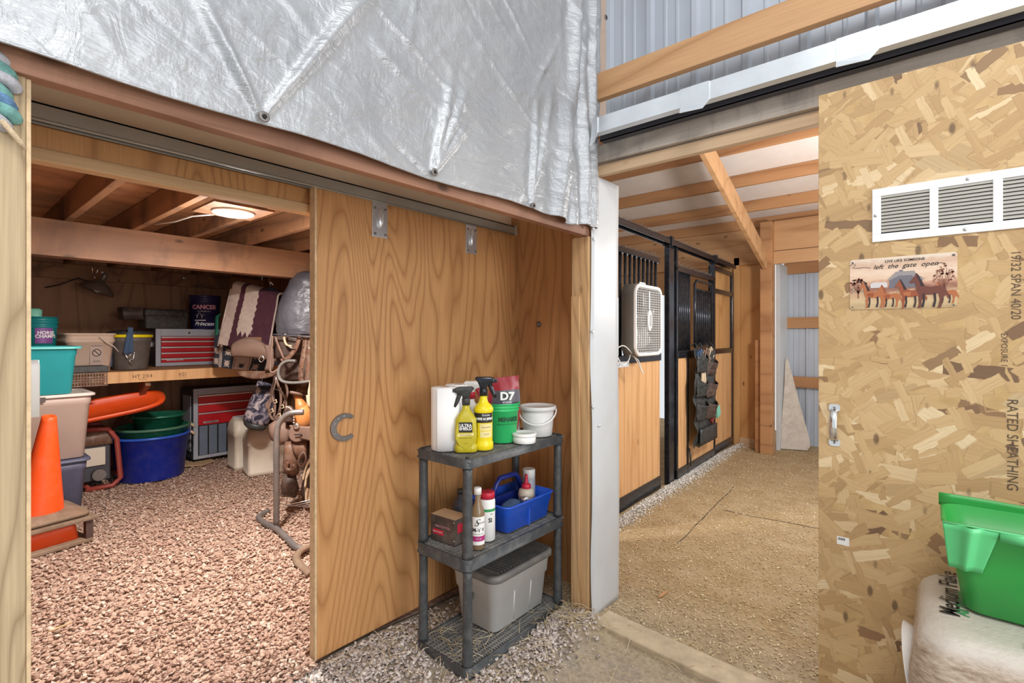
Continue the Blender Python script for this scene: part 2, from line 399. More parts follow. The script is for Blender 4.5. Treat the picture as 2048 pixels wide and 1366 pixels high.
M['leather_pale']=plain('worn pale leather',(.19,.115,.085),.7,var=.2)
M['rope']=plain('cream rope',(.62,.48,.32),.85,var=.2,bump=.8,scale=30)
M['stand']=plain('grey tube steel',(.15,.135,.13),.5,.3,var=.15,dust=.5,dustcol=(.36,.26,.2))
def vinyl():
    q=N('grey vinyl cover'); r1=q.math('ABSOLUTE',q.math('SUBTRACT',q.noise(q.coord((1,1,1.5),(0,R(40),0)),3.2,3,.5,.8),.5)); f=q.noise(q.coord(),4,4)
    return q.set(q.ramp(f,[(.3,(.06,.058,.072)),(.7,(.11,.108,.125))]),.42,0,q.bump(q.math('MULTIPLY',r1,-2),.7,.03))
M['bag_film']=vinyl()
M['stirrup']=plain('worn grey stirrup',(.15,.14,.13),.6,var=.2,dust=.3)
M['dusty_pale']=plain('dirt covered pale board',(.50,.40,.27),.9,var=.2,scale=14,bump=.5)
M['fan_grey']=plain('fan housing grey',(.17,.165,.15),.5)
M['brush_red']=plain('worn red wood',(.20,.03,.02),.6)
M['rope_aqua']=plain('aqua rope strands',(.22,.50,.46),.8,var=.35,scale=60,bump=1)
M['rope_blue']=plain('blue rope strands',(.14,.28,.50),.8,var=.35,scale=60,bump=1)
M['rope_pale']=plain('pale rope strands',(.58,.58,.64),.8,var=.2,scale=60,bump=1)
M['maroon_wool']=plain('maroon wool',(.055,.013,.024),.95,var=.2,bump=.8,scale=30)
M['cream_wool']=plain('cream wool',(.44,.35,.30),.95,var=.12,bump=.8,scale=30)
M['navy_wool']=plain('navy wool',(.025,.03,.045),.95,var=.2,bump=.8,scale=30)
M['navy_bucket']=plain('navy pail',(.018,.016,.07),.35,var=.15)
M['grey_bucket']=plain('grey pail',(.13,.115,.105),.5,var=.1,dust=.2)
M['strap']=plain('blue webbing',(.05,.09,.17),.8)
M['lampglass']=plain('steel lamp shade',(.28,.23,.19),.35,.6)
def camo():
    q=N('camouflage cloth'); v=q.coord((1,1,1)); f=q.noise(v,11,2,.5,2.0)
    return q.set(q.ramp(f,[(0,(.02,.02,.035)),(.43,(.07,.065,.10)),(.5,(.22,.19,.22)),(.58,(.42,.36,.36))],'CONSTANT'),.9)
M['camo']=camo()
def emis(name,c,s):
    q=N(name); q.put(q.b.inputs['Base Color'],c); q.put(q.b.inputs['Emission Color'],c); q.b.inputs['Emission Strength'].default_value=s; return q.mat
M['led']=emis('lit lamp lens',(1,.97,.92),6)
# ================================================================ THE SETTING
def sbox(name,a,b,mat,bevel=.002): return struct(MB().box(a,b).build(name,mat,bevel=bevel))
# floor: one lumpy dirt slab
def floor_z(x,y):
    z=.012*mnoise.noise((x*1.1,y*1.1,0))+.006*mnoise.noise((x*5,y*5,3))-.006
    z+=.05*math.exp(-(((x+1.33)/.14)**2+((y-2.02)/.16)**2))      # heap at the jamb
    z+=.035*math.exp(-(((x+1.9)/.22)**2+((y-1.2)/.35)**2))
    z+=.03*math.exp(-((x+1.88)/.06)**2)*(1 if y>3.2 else 0)
    return z
fl=MB().grid(lambda u,v:(-8.2+u*11.2,-1.6+v*9.8,floor_z(-8.2+u*11.2,-1.6+v*9.8)),230,200)
struct(fl.build('floor',M['dirt'],fixn=False))
# tack room shell
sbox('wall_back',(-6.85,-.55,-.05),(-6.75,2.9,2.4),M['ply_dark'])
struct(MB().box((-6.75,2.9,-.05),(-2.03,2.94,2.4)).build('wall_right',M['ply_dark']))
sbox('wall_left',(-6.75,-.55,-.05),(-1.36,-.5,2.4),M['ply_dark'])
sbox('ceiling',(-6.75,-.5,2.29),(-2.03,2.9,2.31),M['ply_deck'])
sbox('ceiling_alcove',(-2.03,-.5,2.29),(-1.36,2.42,2.31),M['cream'])
trim_i=[0]
def trim(a,b,mat,bevel=.003):
    trim_i[0]+=1; return sbox('trim_%d'%trim_i[0],a,b,mat,bevel)
trim((-4.32,-.5,1.90),(-4.2,2.9,2.13),M['beam_y'])                      # girder
trim((-6.75,-.5,1.98),(-6.70,2.9,2.13),M['joist'])                       # ledger at back wall
for y in (.25,.607,.957,1.307,1.70,2.1,2.55): trim((-6.75,y-.02,2.13),(-2.09,y+.02,2.285),M['joist'])
trim((-2.10,-.5,1.925),(-2.045,2.38,1.965),M['pine_y'])                   # pale lintel
trim((-2.085,-.5,1.965),(-2.05,2.38,2.29),M['ply_door'])                  # plywood strip above it
trim((-2.045,-.5,2.055),(-2.02,2.39,2.35),M['cream'])                    # cream panel above the track
trim((-1.352,.07,1.895),(-1.312,2.16,1.955),M['header'])                 # header, lower board
trim((-1.335,-.5,1.955),(-1.295,2.16,2.10),M['header'])
trim((-1.36,-.5,2.10),(-1.33,2.16,3.6),M['ply_dark'])                    # wall the tarp hangs on
sbox('wall_front',(-2.03,2.385,-.02),(-1.335,2.42,2.2),M['ply_orange'])   # return beside the sliding door
trim((-1.405,2.13,-.02),(-1.305,2.385,1.895),M['post2'],.004)
trim((-1.40,2.118,-.02),(-1.352,2.13,1.60),M['post2'],.002)
# near left post
np_=MB(); np_.box((-1.46,-.02,-.02),(-1.33,.131,1.955)); struct(np_.build('trim_post',M['post'],bevel=.004)).name='trim_%d'%(trim_i[0]+1); trim_i[0]+=1
trim((-1.46,.1315,-.02),(-1.335,.1385,1.93),M['ply_cut'],.001)
# white corner trim with folded lip
wt=MB()
def wtf(u,v):
    y=2.145+u*.265; z=-.01+v*2.21; x=-1.292+.014*mnoise.noise((z*2.2,y*4,1))*(1-u)+.004*math.sin(z*3)
    return (x, y-.012*(1-v)*(1-u), z)
wt.grid(wtf,8,60); o=struct(wt.build('trim_%d'%(trim_i[0]+1),M['white_paint'],thick=.003)); trim_i[0]+=1
for y,z in ((2.15,2.16),(2.15,1.88),(2.14,1.42),(2.14,1.05),(2.2,.95),(2.14,1.93)):
    MB().lathe([(.008,0),(.008,.004),(.005,.007)],8,(0,0,0),M=Matrix.Rotation(PI/2,3,'Y')).build('bolt',M['galv'],o).location=(-1.288,y,z)
# ---- right wall above the aisle opening
def ribbed(x0,x1,z0,z1,y,pitch=.23,depth=.02,flip=1):
    pts=[]; x=x0
    while x<x1:
        for dx,d in ((0,0),(.012,1),(.035,1),(.047,0),(.095,0),(.1,.25),(.11,.25),(.115,0),(.155,0),(.16,.25),(.17,.25),(.175,0)):
            pts.append((x+dx,y-flip*d*depth))
        x+=pitch
    pts=[p for p in pts if p[0]<=x1]
    mb=MB(); vs=[(a,b,z0) for a,b in pts]+[(a,b,z1) for a,b in pts]; n=len(pts)
    mb.add(vs,[(i,i+1,n+i+1,n+i) for i in range(n-1)]); return mb
struct(ribbed(-1.36,1.6,2.3,3.9,2.40).build('wall_gable',M['siding'],thick=.001))
trim((-1.31,2.20,2.590),(1.6,2.24,2.722),M['pine_x'])
trim((-1.31,2.20,2.405),(1.6,2.24,2.452),M['pine_x'])
trim((-1.31,2.22,3.35),(1.6,2.26,3.49),M['pine_x'])
trim((-1.33,2.175,2.262),(1.6,2.215,2.348),M['weather'])
trim((-1.33,2.20,2.205),(1.6,2.235,2.258),M['pale_x'])
# threshold board across the opening
MBt=MB(); MBt.beam((-1.26,2.17,-.005),(.9,2.02,-.005),.14,.05); tr=struct(MBt.build('trim_%d'%(trim_i[0]+1),M['dusty_pale'],bevel=.006)); trim_i[0]+=1
# ---- aisle behind
def roof_z(y): return 2.80+.17*(6.54-y)
rf=MB(); rf.add([(-5.2,2.45,roof_z(2.45)+.10),(1.6,2.45,roof_z(2.45)+.10),(1.6,7.6,roof_z(7.6)+.10),(-5.2,7.6,roof_z(7.6)+.10)],[(0,1,2,3)])
struct(rf.build('ceiling_aisle',M['roof_white'],thick=.01))
for y in (3.5,4.15,4.80,5.50,6.18,6.72):
    z=roof_z(y)-.03; trim((-5.2,y-.02,z),(1.6,y+.02,z+.125),M['purlin'])
bw=MB()
for a,b in (((-5.2,0),(-4.5,2.75)),((-4.5,2.0),(-2.85,2.75)),((-2.85,0),(-1.52,2.75))): bw.box((a[0],6.80,a[1]-.02),(b[0],6.84,b[1]))
struct(bw.build('wall_far',M['ply_back']))
trim((-1.97,6.74,0),(-1.90,6.80,2.4),M['ply_back'])
trim((-1.90,6.755,-.01),(-1.60,6.80,.10),M['pale_x'])
trim((-1.60,6.50,-.01),(-1.47,6.66,2.76),M['purlin'],.005)               # post by the far doorway
trim((-1.67,6.56,-.01),(-1.60,6.66,1.35),M['purlin'],.005)
trim((-1.47,6.60,2.42),(1.6,6.66,2.775),M['pine_x']); trim((-1.47,6.58,2.26),(1.6,6.64,2.41),M['pine_x'])
trim((-5.2,6.74,2.30),(-1.6,6.80,2.76),M['pine_x'])
br=MB(); br.beam((-1.47,3.9,3.11),(-1.54,6.5,2.29),.045,.205); struct(br.build('trim_%d'%(trim_i[0]+1),M['pine_x'],bevel=.004)); trim_i[0]+=1
struct(ribbed(-1.50,1.6,-.02,2.9,7.35,pitch=.23,depth=.022).build('wall_end',M['siding'],thick=.001))
trim((-1.50,7.26,2.20),(1.6,7.30,2.34),M['purlin'])
trim((-1.50,7.26,1.50),(1.6,7.30,1.64),M['purlin'])
trim((-1.50,7.26,.74),(1.6,7.30,.88),M['purlin'])
trim((-1.50,6.84,-.02),(-1.46,7.36,2.3),M['white_paint'])
trim((-2.05,1.16,-.02),(-2.018,2.38,.075),M['beam_y'])
# ================================================================ sliding doors
d1=struct(MB().box((-2.01,1.067,.045),(-1.972,2.60,2.035)).build('door_1',M['ply_door'],bevel=.002))
MB().box((-2.012,1.060,.045),(-1.970,1.068,2.035)).build('edge_strip',M['ply_cut'],d1)
for y in (1.378,1.978):
    h=MB(); h.box((-1.972,y-.042,1.857),(-1.966,y+.042,2.03)); hang=h.build('hanger',M['galv'],d1,bevel=.002)
    MB().sphere((-1.962,y,1.945),.022,10,sc=(.5,.8,2.2)).build('stamped_rib',M['galv'],hang)
    b=MB()
    for dy in (-.028,.028):
        for z in (1.872,1.99): b.sphere((-1.963,y+dy,z),.006,8)
    b.build('bolts',M['steel'],hang)
    rl=MB(); rl.lathe([(.02,-.008),(.02,.008)],16,(-1.985,y,2.045),M=Matrix.Rotation(PI/2,3,'X')); rl.tube([(-1.985,y,2.03),(-1.985,y,2.052)],.008)
    rl.build('roller',M['steel'],hang)
# track of the tack room door
t=thing('sliding_door_track','long grey steel track above the plywood sliding door','door track',(-1.98,0,2.02))
q=MB(); q.box((-.035,-.45,.045),(.02,2.36,.052)); q.box((.014,-.45,.0),(.02,2.36,.05)); q.box((-.035,-.45,0),(-.029,2.36,.05)); q.box((.006,-.45,0),(.02,2.36,.005)); q.box((-.035,-.45,0),(-.021,2.36,.005))
q.tube([(.02,-.45,.0),(.02,2.36,.0)],.0045,6); q.build('rail',M['track'],t)
q=MB()
for y in (2.345,): q.box((-.036,y,-.004),(.026,y+.02,.055))
q.build('end_stop',M['galv'],t)
# aisle door of strand board with hardware
DY=2.08
xL=PX(1637,700,y=DY).x
d2=struct(MB().box((xL,DY,.03),(1.45,DY+.024,2.262)).build('door_2',M['osb'],bevel=.001))
def stamp(body,size,px,py,**k):
    p=PX(px,py,y=DY-.0008); text(body,size,d2,M['ink_soft'],p,right=(0,0,-1),up=(1,0,0),name='stamped_lettering',**k)
stamp('19/32 SPAN 40/20',.030,2031,570,sx=.9)
stamp('RATED SHEATHING',.034,2024,890,sx=.9); stamp('EXPOSURE 1',.020,2008,700,sx=.9)
h=MB(); p=PX(1669,850,y=DY); zt,zb=p.z+.073,p.z-.073
hh=bpy.data.objects.new('handle',None); COL.objects.link(hh); hh.parent=d2
q=MB(); 
def hf(u,v):
    z=zb+.018+(zt-zb-.036)*v; return (p.x-.011+.022*u, DY-.004-.028*math.sin(PI*v)**.6-.004*math.sin(PI*u), z)
q.grid(hf,6,16); q.build('grip',M['chrome'],hh,thick=.002)
q=MB(); q.rbox([(0,.017,.013,.009),(.003,.017,.013,.009)],(0,0,0)); 
for z in (zb+.012,zt-.012):
    g=q.build('mount_plate',M['chrome'],hh); g.rotation_euler=(PI/2,0,0); g.location=(p.x,DY,z)
    MB().sphere((p.x,DY-.004,z),.004,8).build('screw',M['steel'],hh)
# aisle door track: bright cover strip, hood, lap plates
t=thing('galvanised_track','bright galvanised track cover above the strand board door','door track',(0,2.06,2.352))
q=MB(); q.add([(-1.235,.0,.006),(1.5,.0,.006),(1.5,.0,.078),(-1.235,.0,.078),(1.5,.14,.092),(-1.235,.14,.092),(-1.235,.018,-.004),(1.5,.018,-.004)],[(0,1,2,3),(3,2,4,5),(0,6,7,1)])
q.build('cover',M['galv'],t,thick=.002)
q=MB(); q.box((-1.235,.06,-.012),(1.5,.064,.02)); q.box((-1.235,.06,-.012),(1.5,.10,-.008)); q.build('rail',M['dark_enamel'],t)  # rail coloured dark to stand in for the shaded gap below the cover
for px in (1397,1725):
    x=PX(px,300,y=2.06).x
    q=MB(); q.add([(x-.075,-.004,.08),(x+.045,-.004,.08),(x+.045,-.005,.0),(x+.02,-.012,-.028),(x-.075,-.014,-.022),(x-.075,-.005,.0)],[(0,1,2,5),(5,2,3,4)]); q.build('lap_plate',M['galv'],t,thick=.002)
q=MB(); q.add([(-1.24,-.004,.075),(-1.21,-.004,.085),(-1.21,-.005,.0),(-1.225,-.01,-.04),(-1.25,-.012,-.055),(-1.245,-.005,-.01)],[(0,1,2,5),(5,2,3,4)]); q.build('end_cap',M['galv'],t,thick=.002)
# ================================================================ tarpaulin
def zbot(y):
    return 1.928 if y>.5 else 1.928
creases=[]
rr=random.Random(3)
for k in range(90):
    y=rr.uniform(-.7,2.2); z=rr.uniform(1.95,3.3); a=rr.uniform(-.95,-.35) if rr.random()<.75 else rr.uniform(.9,1.5)
    creases.append((y,z,math.cos(a),math.sin(a),rr.uniform(.08,.35),rr.uniform(.006,.018),rr.uniform(-.009,.011)))
gromm=[PX(522,238,x=-1.27),PX(862,347,x=-1.27),PX(1060,413,x=-1.27)]
def tf(u,v):
    y=-.75+u*2.98; z0=1.930-.014*math.sin((y+.1)*3.9)**2+(.012 if y>2.0 else 0)
    z=z0+(3.45-z0)*v; d=0
    for (cy,cz,c,s_,L,wd,h) in creases:
        dy,dz=y-cy,z-cz; a=dy*c+dz*s_; b=-dy*s_+dz*c
        if abs(a)<L*2 and abs(b)<wd*5: d+=h*math.exp(-(a/L)**2-(b/wd)**2)
    for g,ang,L in ((gromm[0],1.0,.75),(gromm[1],1.12,.42),(gromm[1],1.32,.42),(gromm[1],.9,.3),(gromm[2],1.3,.6),(gromm[2],1.5,.5),(gromm[0],2.1,.3)):
        dy,dz=y-g.y,z-g.z; a=dy*math.cos(ang)+dz*math.sin(ang); b=-dy*math.sin(ang)+dz*math.cos(ang)
        if 0<a<L: d+=.022*math.sin(PI*min(1,a/L)**.7)*math.exp(-(b/(.008+.03*a))**2)
    d+=.012*mnoise.noise((y*2.3,z*2.3,4))+.006*mnoise.noise((y*8-z*5,z*9,1))+.0025*mnoise.noise((y*24-z*14,z*30,1))
    fold=max(0,y-1.78)                         # the loose right end turns the corner
    d+=.035*math.exp(-((y-1.80-.16*(z-1.9))/.05)**2)*(1.2-.3*v)-.02*math.exp(-((y-1.92-.1*(z-1.9))/.035)**2)
    x=-1.268+d
    if fold>0: x+=.012*math.sin(fold*60+z*2)*min(1,fold*5)+.02*mnoise.noise((y*14,z*2.5,6))*min(1,fold*5)
    x=max(x,-1.288)
    if y>2.12:
        x=min(x,-1.255); x-= (y-2.12)*.35
    if z<z0+.03 and y>2.05: x-=.0
    return (x,y,z)
tp=thing('tarpaulin','crinkled silver tarpaulin hung over the wall above the tack room opening','tarp',(0,0,0))
cl=MB().grid(tf,520,240).build('sheet',M['tarp'],tp,thick=.0015,fixn=False)
q=MB(); q.tube([Vector(tf(i/80,0))+Vector((.001,0,.001)) for i in range(81)],.003,6); q.build('hem_cord',M['tarp'],tp)
for g in gromm+[PX(1207,37,x=-1.262),PX(1198,252,x=-1.262)]:
    gg=MB().lathe([(.0065,0),(.0125,0),(.0135,.003),(.0115,.005),(.0065,.004)],16,(0,0,0),M=Matrix.Rotation(PI/2,3,'Y'),cap0=False,cap1=False).build('grommet',M['steel'],tp)
    gg.location=(-1.253 if g.y<2 else -1.25,g.y,g.z); MB().sphere((0,0,0),.0062,8).build('screw',M['dark'],gg)
# rope on the near post
t=thing('frayed_rope','frayed teal and blue rope knotted round the near left post','rope',(-1.33,.10,1.84))
for k in range(7):
    z=.075-.019*k; c=('rope_pale','rope_aqua','rope_pale','rope_aqua','rope_blue','rope_aqua','rope_pale')[k]
    MB().tube(crv([(.0,-.14,z+.012),(.014,-.07,z+.014),(.020,-.035,z+.008),(.018,-.008+.007*(k%3),z-.004),(.004,.004+.006*(k%3),z-.012)]),.0115,10).build('strand',M[c],t)
MB().tube([(.02,-.02,-.03),(.024,.0,-.05),(.02,.02,-.075),(.014,.028,-.085)],[.006,.006,.005,.003],7).build('rope_tail',M['rope'],t)
# ================================================================ GROUND COVER
def scatter(name, mat, n, pts_fn, smin, smax, th, tilt=.5, zoff=0, sides=5, aspect=.65, label=None, cat=None, seed=1):
    g=np.random.default_rng(seed); P=pts_fn(g,n); n=len(P)
    ang=g.uniform(0,2*PI,(n,1))+np.linspace(0,2*PI,sides,endpoint=False)[None,:]+g.uniform(-.35,.35,(n,sides))
    S=g.uniform(smin,smax,(n,1))*g.uniform(.75,1.1,(n,sides)); asp=g.uniform(aspect*.75,min(1,aspect*1.3),(n,1))
    x=np.cos(ang)*S; y=np.sin(ang)*S*asp; t=g.uniform(th*.5,th*1.3,(n,1))
    top=np.stack([x*.86,y*.86,np.repeat(t/2,sides,1)],-1); bot=np.stack([x,y,np.repeat(-t/2,sides,1)],-1)
    V=np.concatenate([top,bot],1)
    a,b=g.normal(0,tilt,n),g.normal(0,tilt,n); ca,sa,cb,sb=np.cos(a),np.sin(a),np.cos(b),np.sin(b); c=g.uniform(0,2*PI,n); cc,sc_=np.cos(c),np.sin(c)
    X,Y,Z=V[...,0],V[...,1],V[...,2]
    Y,Z=Y*ca[:,None]-Z*sa[:,None],Y*sa[:,None]+Z*ca[:,None]
    X,Z=X*cb[:,None]+Z*sb[:,None],-X*sb[:,None]+Z*cb[:,None]
    X,Y=X*cc[:,None]-Y*sc_[:,None],X*sc_[:,None]+Y*cc[:,None]
    V=np.stack([X,Y,Z],-1)+P[:,None,:]+np.array([0,0,zoff]); V=V.reshape(-1,3)
    k=2*sides; f=[]
    loops=[list(range(sides)),list(range(2*sides-1,sides-1,-1))]+[[j,sides+j,sides+(j+1)%sides,(j+1)%sides] for j in range(sides)]
    flat=np.array([i for l in loops for i in l]); tot=np.array([len(l) for l in loops]); 
    li=(flat[None,:]+np.arange(n)[:,None]*k).ravel(); lt=np.tile(tot,n); ls=np.concatenate([[0],np.cumsum(lt)[:-1]])
    me=bpy.data.meshes.new(name); me.vertices.add(len(V)); me.vertices.foreach_set('co',V.ravel())
    me.loops.add(len(li)); me.loops.foreach_set('vertex_index',li.astype(np.int32)); me.polygons.add(len(lt))
    me.polygons.foreach_set('loop_start',ls.astype(np.int32)); me.polygons.foreach_set('loop_total',lt.astype(np.int32))
    me.update(calc_edges=True); me.validate(); me.materials.append(mat)
    o=bpy.data.objects.new(name,me); COL.objects.link(o); o['kind']='stuff'
    if label: o['label']=label; o['category']=cat
    return o
def gz(P): return np.array([floor_z(a,b) for a,b in P])
bed=MB().grid(lambda u,v:(-6.74+u*(6.74-1.98),-.49+v*3.37,floor_z(-6.74+u*4.76,-.49+v*3.37)+.012),60,50)
def gp(g,n):
    u=g.uniform(0,1,n); x=-1.93-4.75*u**1.25; y=g.uniform(.02,2.88,n)
    k=(y>(-x)*.10-.05); x,y=x[k],y[k]; k=~((x>-2.06)&(y>1.05)); x,y=x[k],y[k]
    P=np.stack([x,y],1); z=gz(P)+g.uniform(.008,.028,len(P)); z+=.02*np.exp(-((x+2.03)/.12)**2)
    return np.column_stack([P,z])
scatter('gravel',M['gravel'],56000,gp,.008,.018,.0045,.34,label='pinkish flat flake gravel covering the tack room floor',cat='gravel',seed=5)
gb=bed.build('gravel_bed',M['gravel_base'],fixn=False); gb['kind']='structure'; gb.name='floor_gravel_bed'
def gp2(g,n):
    P=[]
    while len(P)<n:
        x=g.uniform(-2.0,-.95); y=g.uniform(.35,2.15)
        d=0
        d+=1.2*math.exp(-(((x+1.85)/.22)**2+((y-1.05)/.5)**2)) + 1.0*math.exp(-(((x+1.45)/.16)**2+((y-1.1)/.35)**2))
        d+=.95*math.exp(-(((x+1.36)/.09)**2+((y-1.95)/.22)**2))+.35*math.exp(-(((x+1.35)/.12)**2+((y-1.6)/.4)**2))
        if x<-1.96 and y>1.0: d=0
        if -1.80<x<-1.43 and y>1.42: d*=.5
        if g.uniform()<d*.9: P.append((x,y))
    P=np.array(P); z=gz(P)+g.uniform(.002,.014,len(P)); return np.column_stack([P,z])
scatter('grey_gravel',M['gravel_grey'],6500,gp2,.007,.016,.005,.45,label='grey flake gravel spilled around the plastic shelf unit and door',cat='gravel',seed=9)
def sp(g,n):
    x=g.uniform(-1.85,1.0,n); y=2.25+4.9*g.uniform(0,1,n)**1.3; P=np.stack([x,y],1); return np.column_stack([P,gz(P)+g.uniform(.001,.006,n)])
scatter('wood_shavings',M['straw'],26000,sp,.003,.011,.0012,.25,sides=4,aspect=.5,label='straw coloured wood shavings strewn over the aisle floor',cat='shavings',seed=11)
def sp2(g,n):
    x=g.uniform(-2,.6,n); y=g.uniform(.4,2.3,n); P=np.stack([x,y],1); k=x>-1.96; P=P[k]; return np.column_stack([P,gz(P)+g.uniform(.001,.008,len(P))])
scatter('litter_bits',M['straw'],5000,sp2,.002,.006,.001,.3,sides=4,aspect=.5,label='small wood crumbs on the dirt before the aisle doorway',cat='shavings',seed=12)
def wp(g,n):
    y=g.uniform(3.1,6.75,n); x=-1.75-.0327*y+.03+np.abs(g.normal(0,.05,n)); P=np.stack([x,y],1); return np.column_stack([P,gz(P)+g.uniform(.004,.02,n)])
scatter('white_shavings',M['shavings'],7000,wp,.005,.013,.0015,.5,sides=4,aspect=.6,label='line of white bedding shavings along the foot of the stalls',cat='shavings',seed=13)
# straw stalks
mb=MB(); g=random.Random(4)
def stalk(x,y,z,L,a,r=.0011,lift=.01):
    p=[Vector((x+L*(t-.5)*math.cos(a)+.01*math.sin(3*t+a),y+L*(t-.5)*math.sin(a),z+lift*math.sin(PI*t))) for t in (0,.35,.7,1)]
    mb.tube(p,r,4)
for k in range(420):
    c=g.choice([(-1.45,1.35,.16,.2),(-1.78,1.30,.10,.2),(-1.33,1.75,.1,.3),(-1.35,2.05,.06,.08),(-1.0,1.6,.4,.4),(-1.1,2.1,.3,.3)])
    x=g.gauss(c[0],c[2]); y=g.gauss(c[1],c[3])
    if x<-1.94: continue
    stalk(x,y,floor_z(x,y)+.018+g.uniform(0,.012),g.uniform(.04,.13),g.uniform(0,PI),lift=g.uniform(.0,.02))
for k in range(60):
    x=g.uniform(-1.75,-1.47); y=g.uniform(1.45,2.1); stalk(x,y,.045,g.uniform(.04,.12),g.uniform(0,PI),.001,.004)
o=mb.build('straw_stalks',M['straw']); tag(o,'loose pale straw stalks scattered around the shelf unit foot','straw',kind='stuff')
# loose thing: wood chip on the aisle floor
def chunk(name,loc,size,rz,mat,label,cat='wood scrap'):
    q=MB(); hx,hy=size[0]/2,size[1]/2
    q.prism([(-hx,-hy*.3),(-hx*.4,-hy),(hx,-hy*.2),(hx*.8,hy*.6),(-hx*.2,hy)],0,size[2],'Z'); o=q.build(name,mat,bevel=.001); place(o,loc,rz); return tag(o,label,cat)
p=PX(1326,1186,z=.01); chunk('wood_splinter',(p.x,p.y,floor_z(p.x,p.y)+.004),(.10,.022,.008),R(80),M['pine_x'],'small pale wood splinter lying on the aisle dirt')
p=PX(120,1262,z=.02); chunk('wood_splinter',(p.x,p.y,.035),(.09,.014,.006),R(100),M['pine_y'],'pale wood splinter lying on the pink gravel near the left post')
p=PX(385,936,z=0); chunk('cardboard_scrap',(p.x-.05,p.y+.05,.03),(.30,.40,.01),R(20),M['cardboard'],'flat cardboard scrap on the gravel beside the blue tub','cardboard')
p=PX(620,1235+90,z=.02)
# cracks between the rubber mats under the dirt of the aisle
mb=MB(); 
def seam(a,b,n=24,w=.006):
    pts=[]
    for i in range(n+1):
        t=i/n; x=a[0]+(b[0]-a[0])*t+.01*mnoise.noise((t*7,a[0],0)); y=a[1]+(b[1]-a[1])*t; pts.append((x,y,floor_z(x,y)-.0005))
    mb.tube(pts,w,5,flat=.4)
a=PX(1445,1020,z=0);b=PX(1640,1055,z=0); seam(a,b); a=PX(1350,1090,z=0);b=PX(1470,972,z=0); seam(a,b,w=.004)
o=mb.build('mat_seam',M['dark']); struct(o); o.name='floor_mat_seam'
# ================================================================ SHELF UNIT AND WHAT STANDS ON IT
X0,X1,Y0,Y1=-1.784,-1.443,1.429,2.136
cx,cy=(X0+X1)/2,(Y0+Y1)/2; HX,HY=(X1-X0)/2,(Y1-Y0)/2
t=thing('shelf_unit','dusty charcoal plastic three tier shelf unit against the sliding door','shelf unit',(cx,cy,0))
def tier(z0,z1):
    q=MB(); r=.035
    ring=lambda z,i,rr: (z,HX-i,HY-i,max(rr,.004))
    q.rbox([ring(z0,0,r),ring(z0+.006,0,r),ring(z0+.007,.003,r),ring(z1-.003,.003,r),ring(z1,.005,r),ring(z1,.012,r-.008),ring(z1-.008,.012,r-.008),ring(z0+.004,.014,r-.01),ring(z0,.014,r-.01),ring(z0,0,r)],n=5,cap0=False,cap1=False)
    o=q.build('shelf_tier',M['rack'],t)
    g=MB(); zt=z1-.006; ix,iy=HX-.012,HY-.012
    n=46
    for i in range(n+1):
        y=-iy+2*iy*i/n; g.box((-ix,y-.0028,zt-.006),(ix,y+.0028,zt))
    m=13
    for i in range(m+1):
        x=-ix+2*ix*i/m; wd=.006 if i in (0,4,9,13) else .0032; g.box((x-wd,-iy,zt-.006),(x+wd,iy,zt+.0003))
    for x in (-HX*.35,HX*.35): g.box((x-.003,-iy,z0+.004),(x+.003,iy,zt-.006))
    g.build('grid',M['rack_grid'],o)
for a in ((0,.040),(.436,.482),(.858,.896)): tier(*a)
for sx in (-1,1):
    for sy in (-1,1):
        x,y=sx*(HX-.03),sy*(HY-.03)
        q=MB(); q.lathe([(.0235,.042),(.0225,.05),(.0205,.21),(.0195,.40),(.0205,.433)],18,(x,y,0)); q.lathe([(.0235,.484),(.0225,.5),(.0205,.65),(.0195,.82),(.0205,.856)],18,(x,y,0))
        q.box((x-.006,y-.006,.894),(x+.006,y+.006,.902)); q.build('leg',M['rack'],t)
ZT=.8965; ZM=.4825; FR=R(43)
# paper towels
def towel(loc,label,tear=True):
    t=thing('paper_towel_roll',label,'paper towels',loc,FR,'paper towel rolls on the top shelf')
    MB().lathe([(.02,0),(.058,0),(.060,.004),(.060,.272),(.058,.276),(.02,.276)],32,cap0=False,cap1=False).build('roll',M['paper'],t)
    MB().lathe([(.0195,.0),(.0195,.2765)],20,cap0=False,cap1=False).build('core',M['cardboard'],t,thick=.001)
    if tear:
        q=MB(); q.grid(lambda u,v:(-.030+.100*u,-.0625-.006*math.sin(PI*u)+.02*u*u,.002+.272*v),14,2); q.build('loose_sheet',M['paper'],t,thick=.0008)
towel((-1.672,1.512,ZT),'white paper towel roll with loose sheet, at the left end of top shelf')
towel((-1.72,1.640,ZT),'second white paper towel roll, behind the olive spray bottle',False)
# spray bottles
def trigger(t,z,mat,mat2,s=1.0,direc=-1,y=0):
    q=MB(); q.lathe([(.0165*s,0),(.0165*s,.024*s),(.014*s,.028*s)],16,(0,y,z)); q.build('collar',mat,t)
    q=MB(); 
    q.rbox([(0,.013*s,.010*s,.006*s),(.012*s,.016*s,.011*s,.006*s),(.026*s,.034*s,.013*s,.008*s,direc*.012*s,0),(.040*s,.040*s,.013*s,.009*s,direc*.006*s,0),(.047*s,.028*s,.010*s,.007*s,direc*.002*s,0)],(0,y,z+.026*s)); 
    q.obox((direc*.048*s,y,z+.058*s),(.012*s,.014*s,.014*s),(0,0,0)); h=q.build('sprayer_head',mat2,t,bevel=.0015)
    q=MB(); q.tube([(direc*.022*s,y,z+.050*s),(direc*.030*s,y,z+.030*s),(direc*.040*s,y,z+.006*s),(direc*.047*s,y,z-.008*s)],[.006*s,.0055*s,.005*s,.004*s],8,flat=1.6); q.build('trigger_lever',mat,h)
t=thing('spray_bottle','olive gold spray bottle with black label, at the front of top shelf','spray bottle',(-1.565,1.540,ZT),FR)
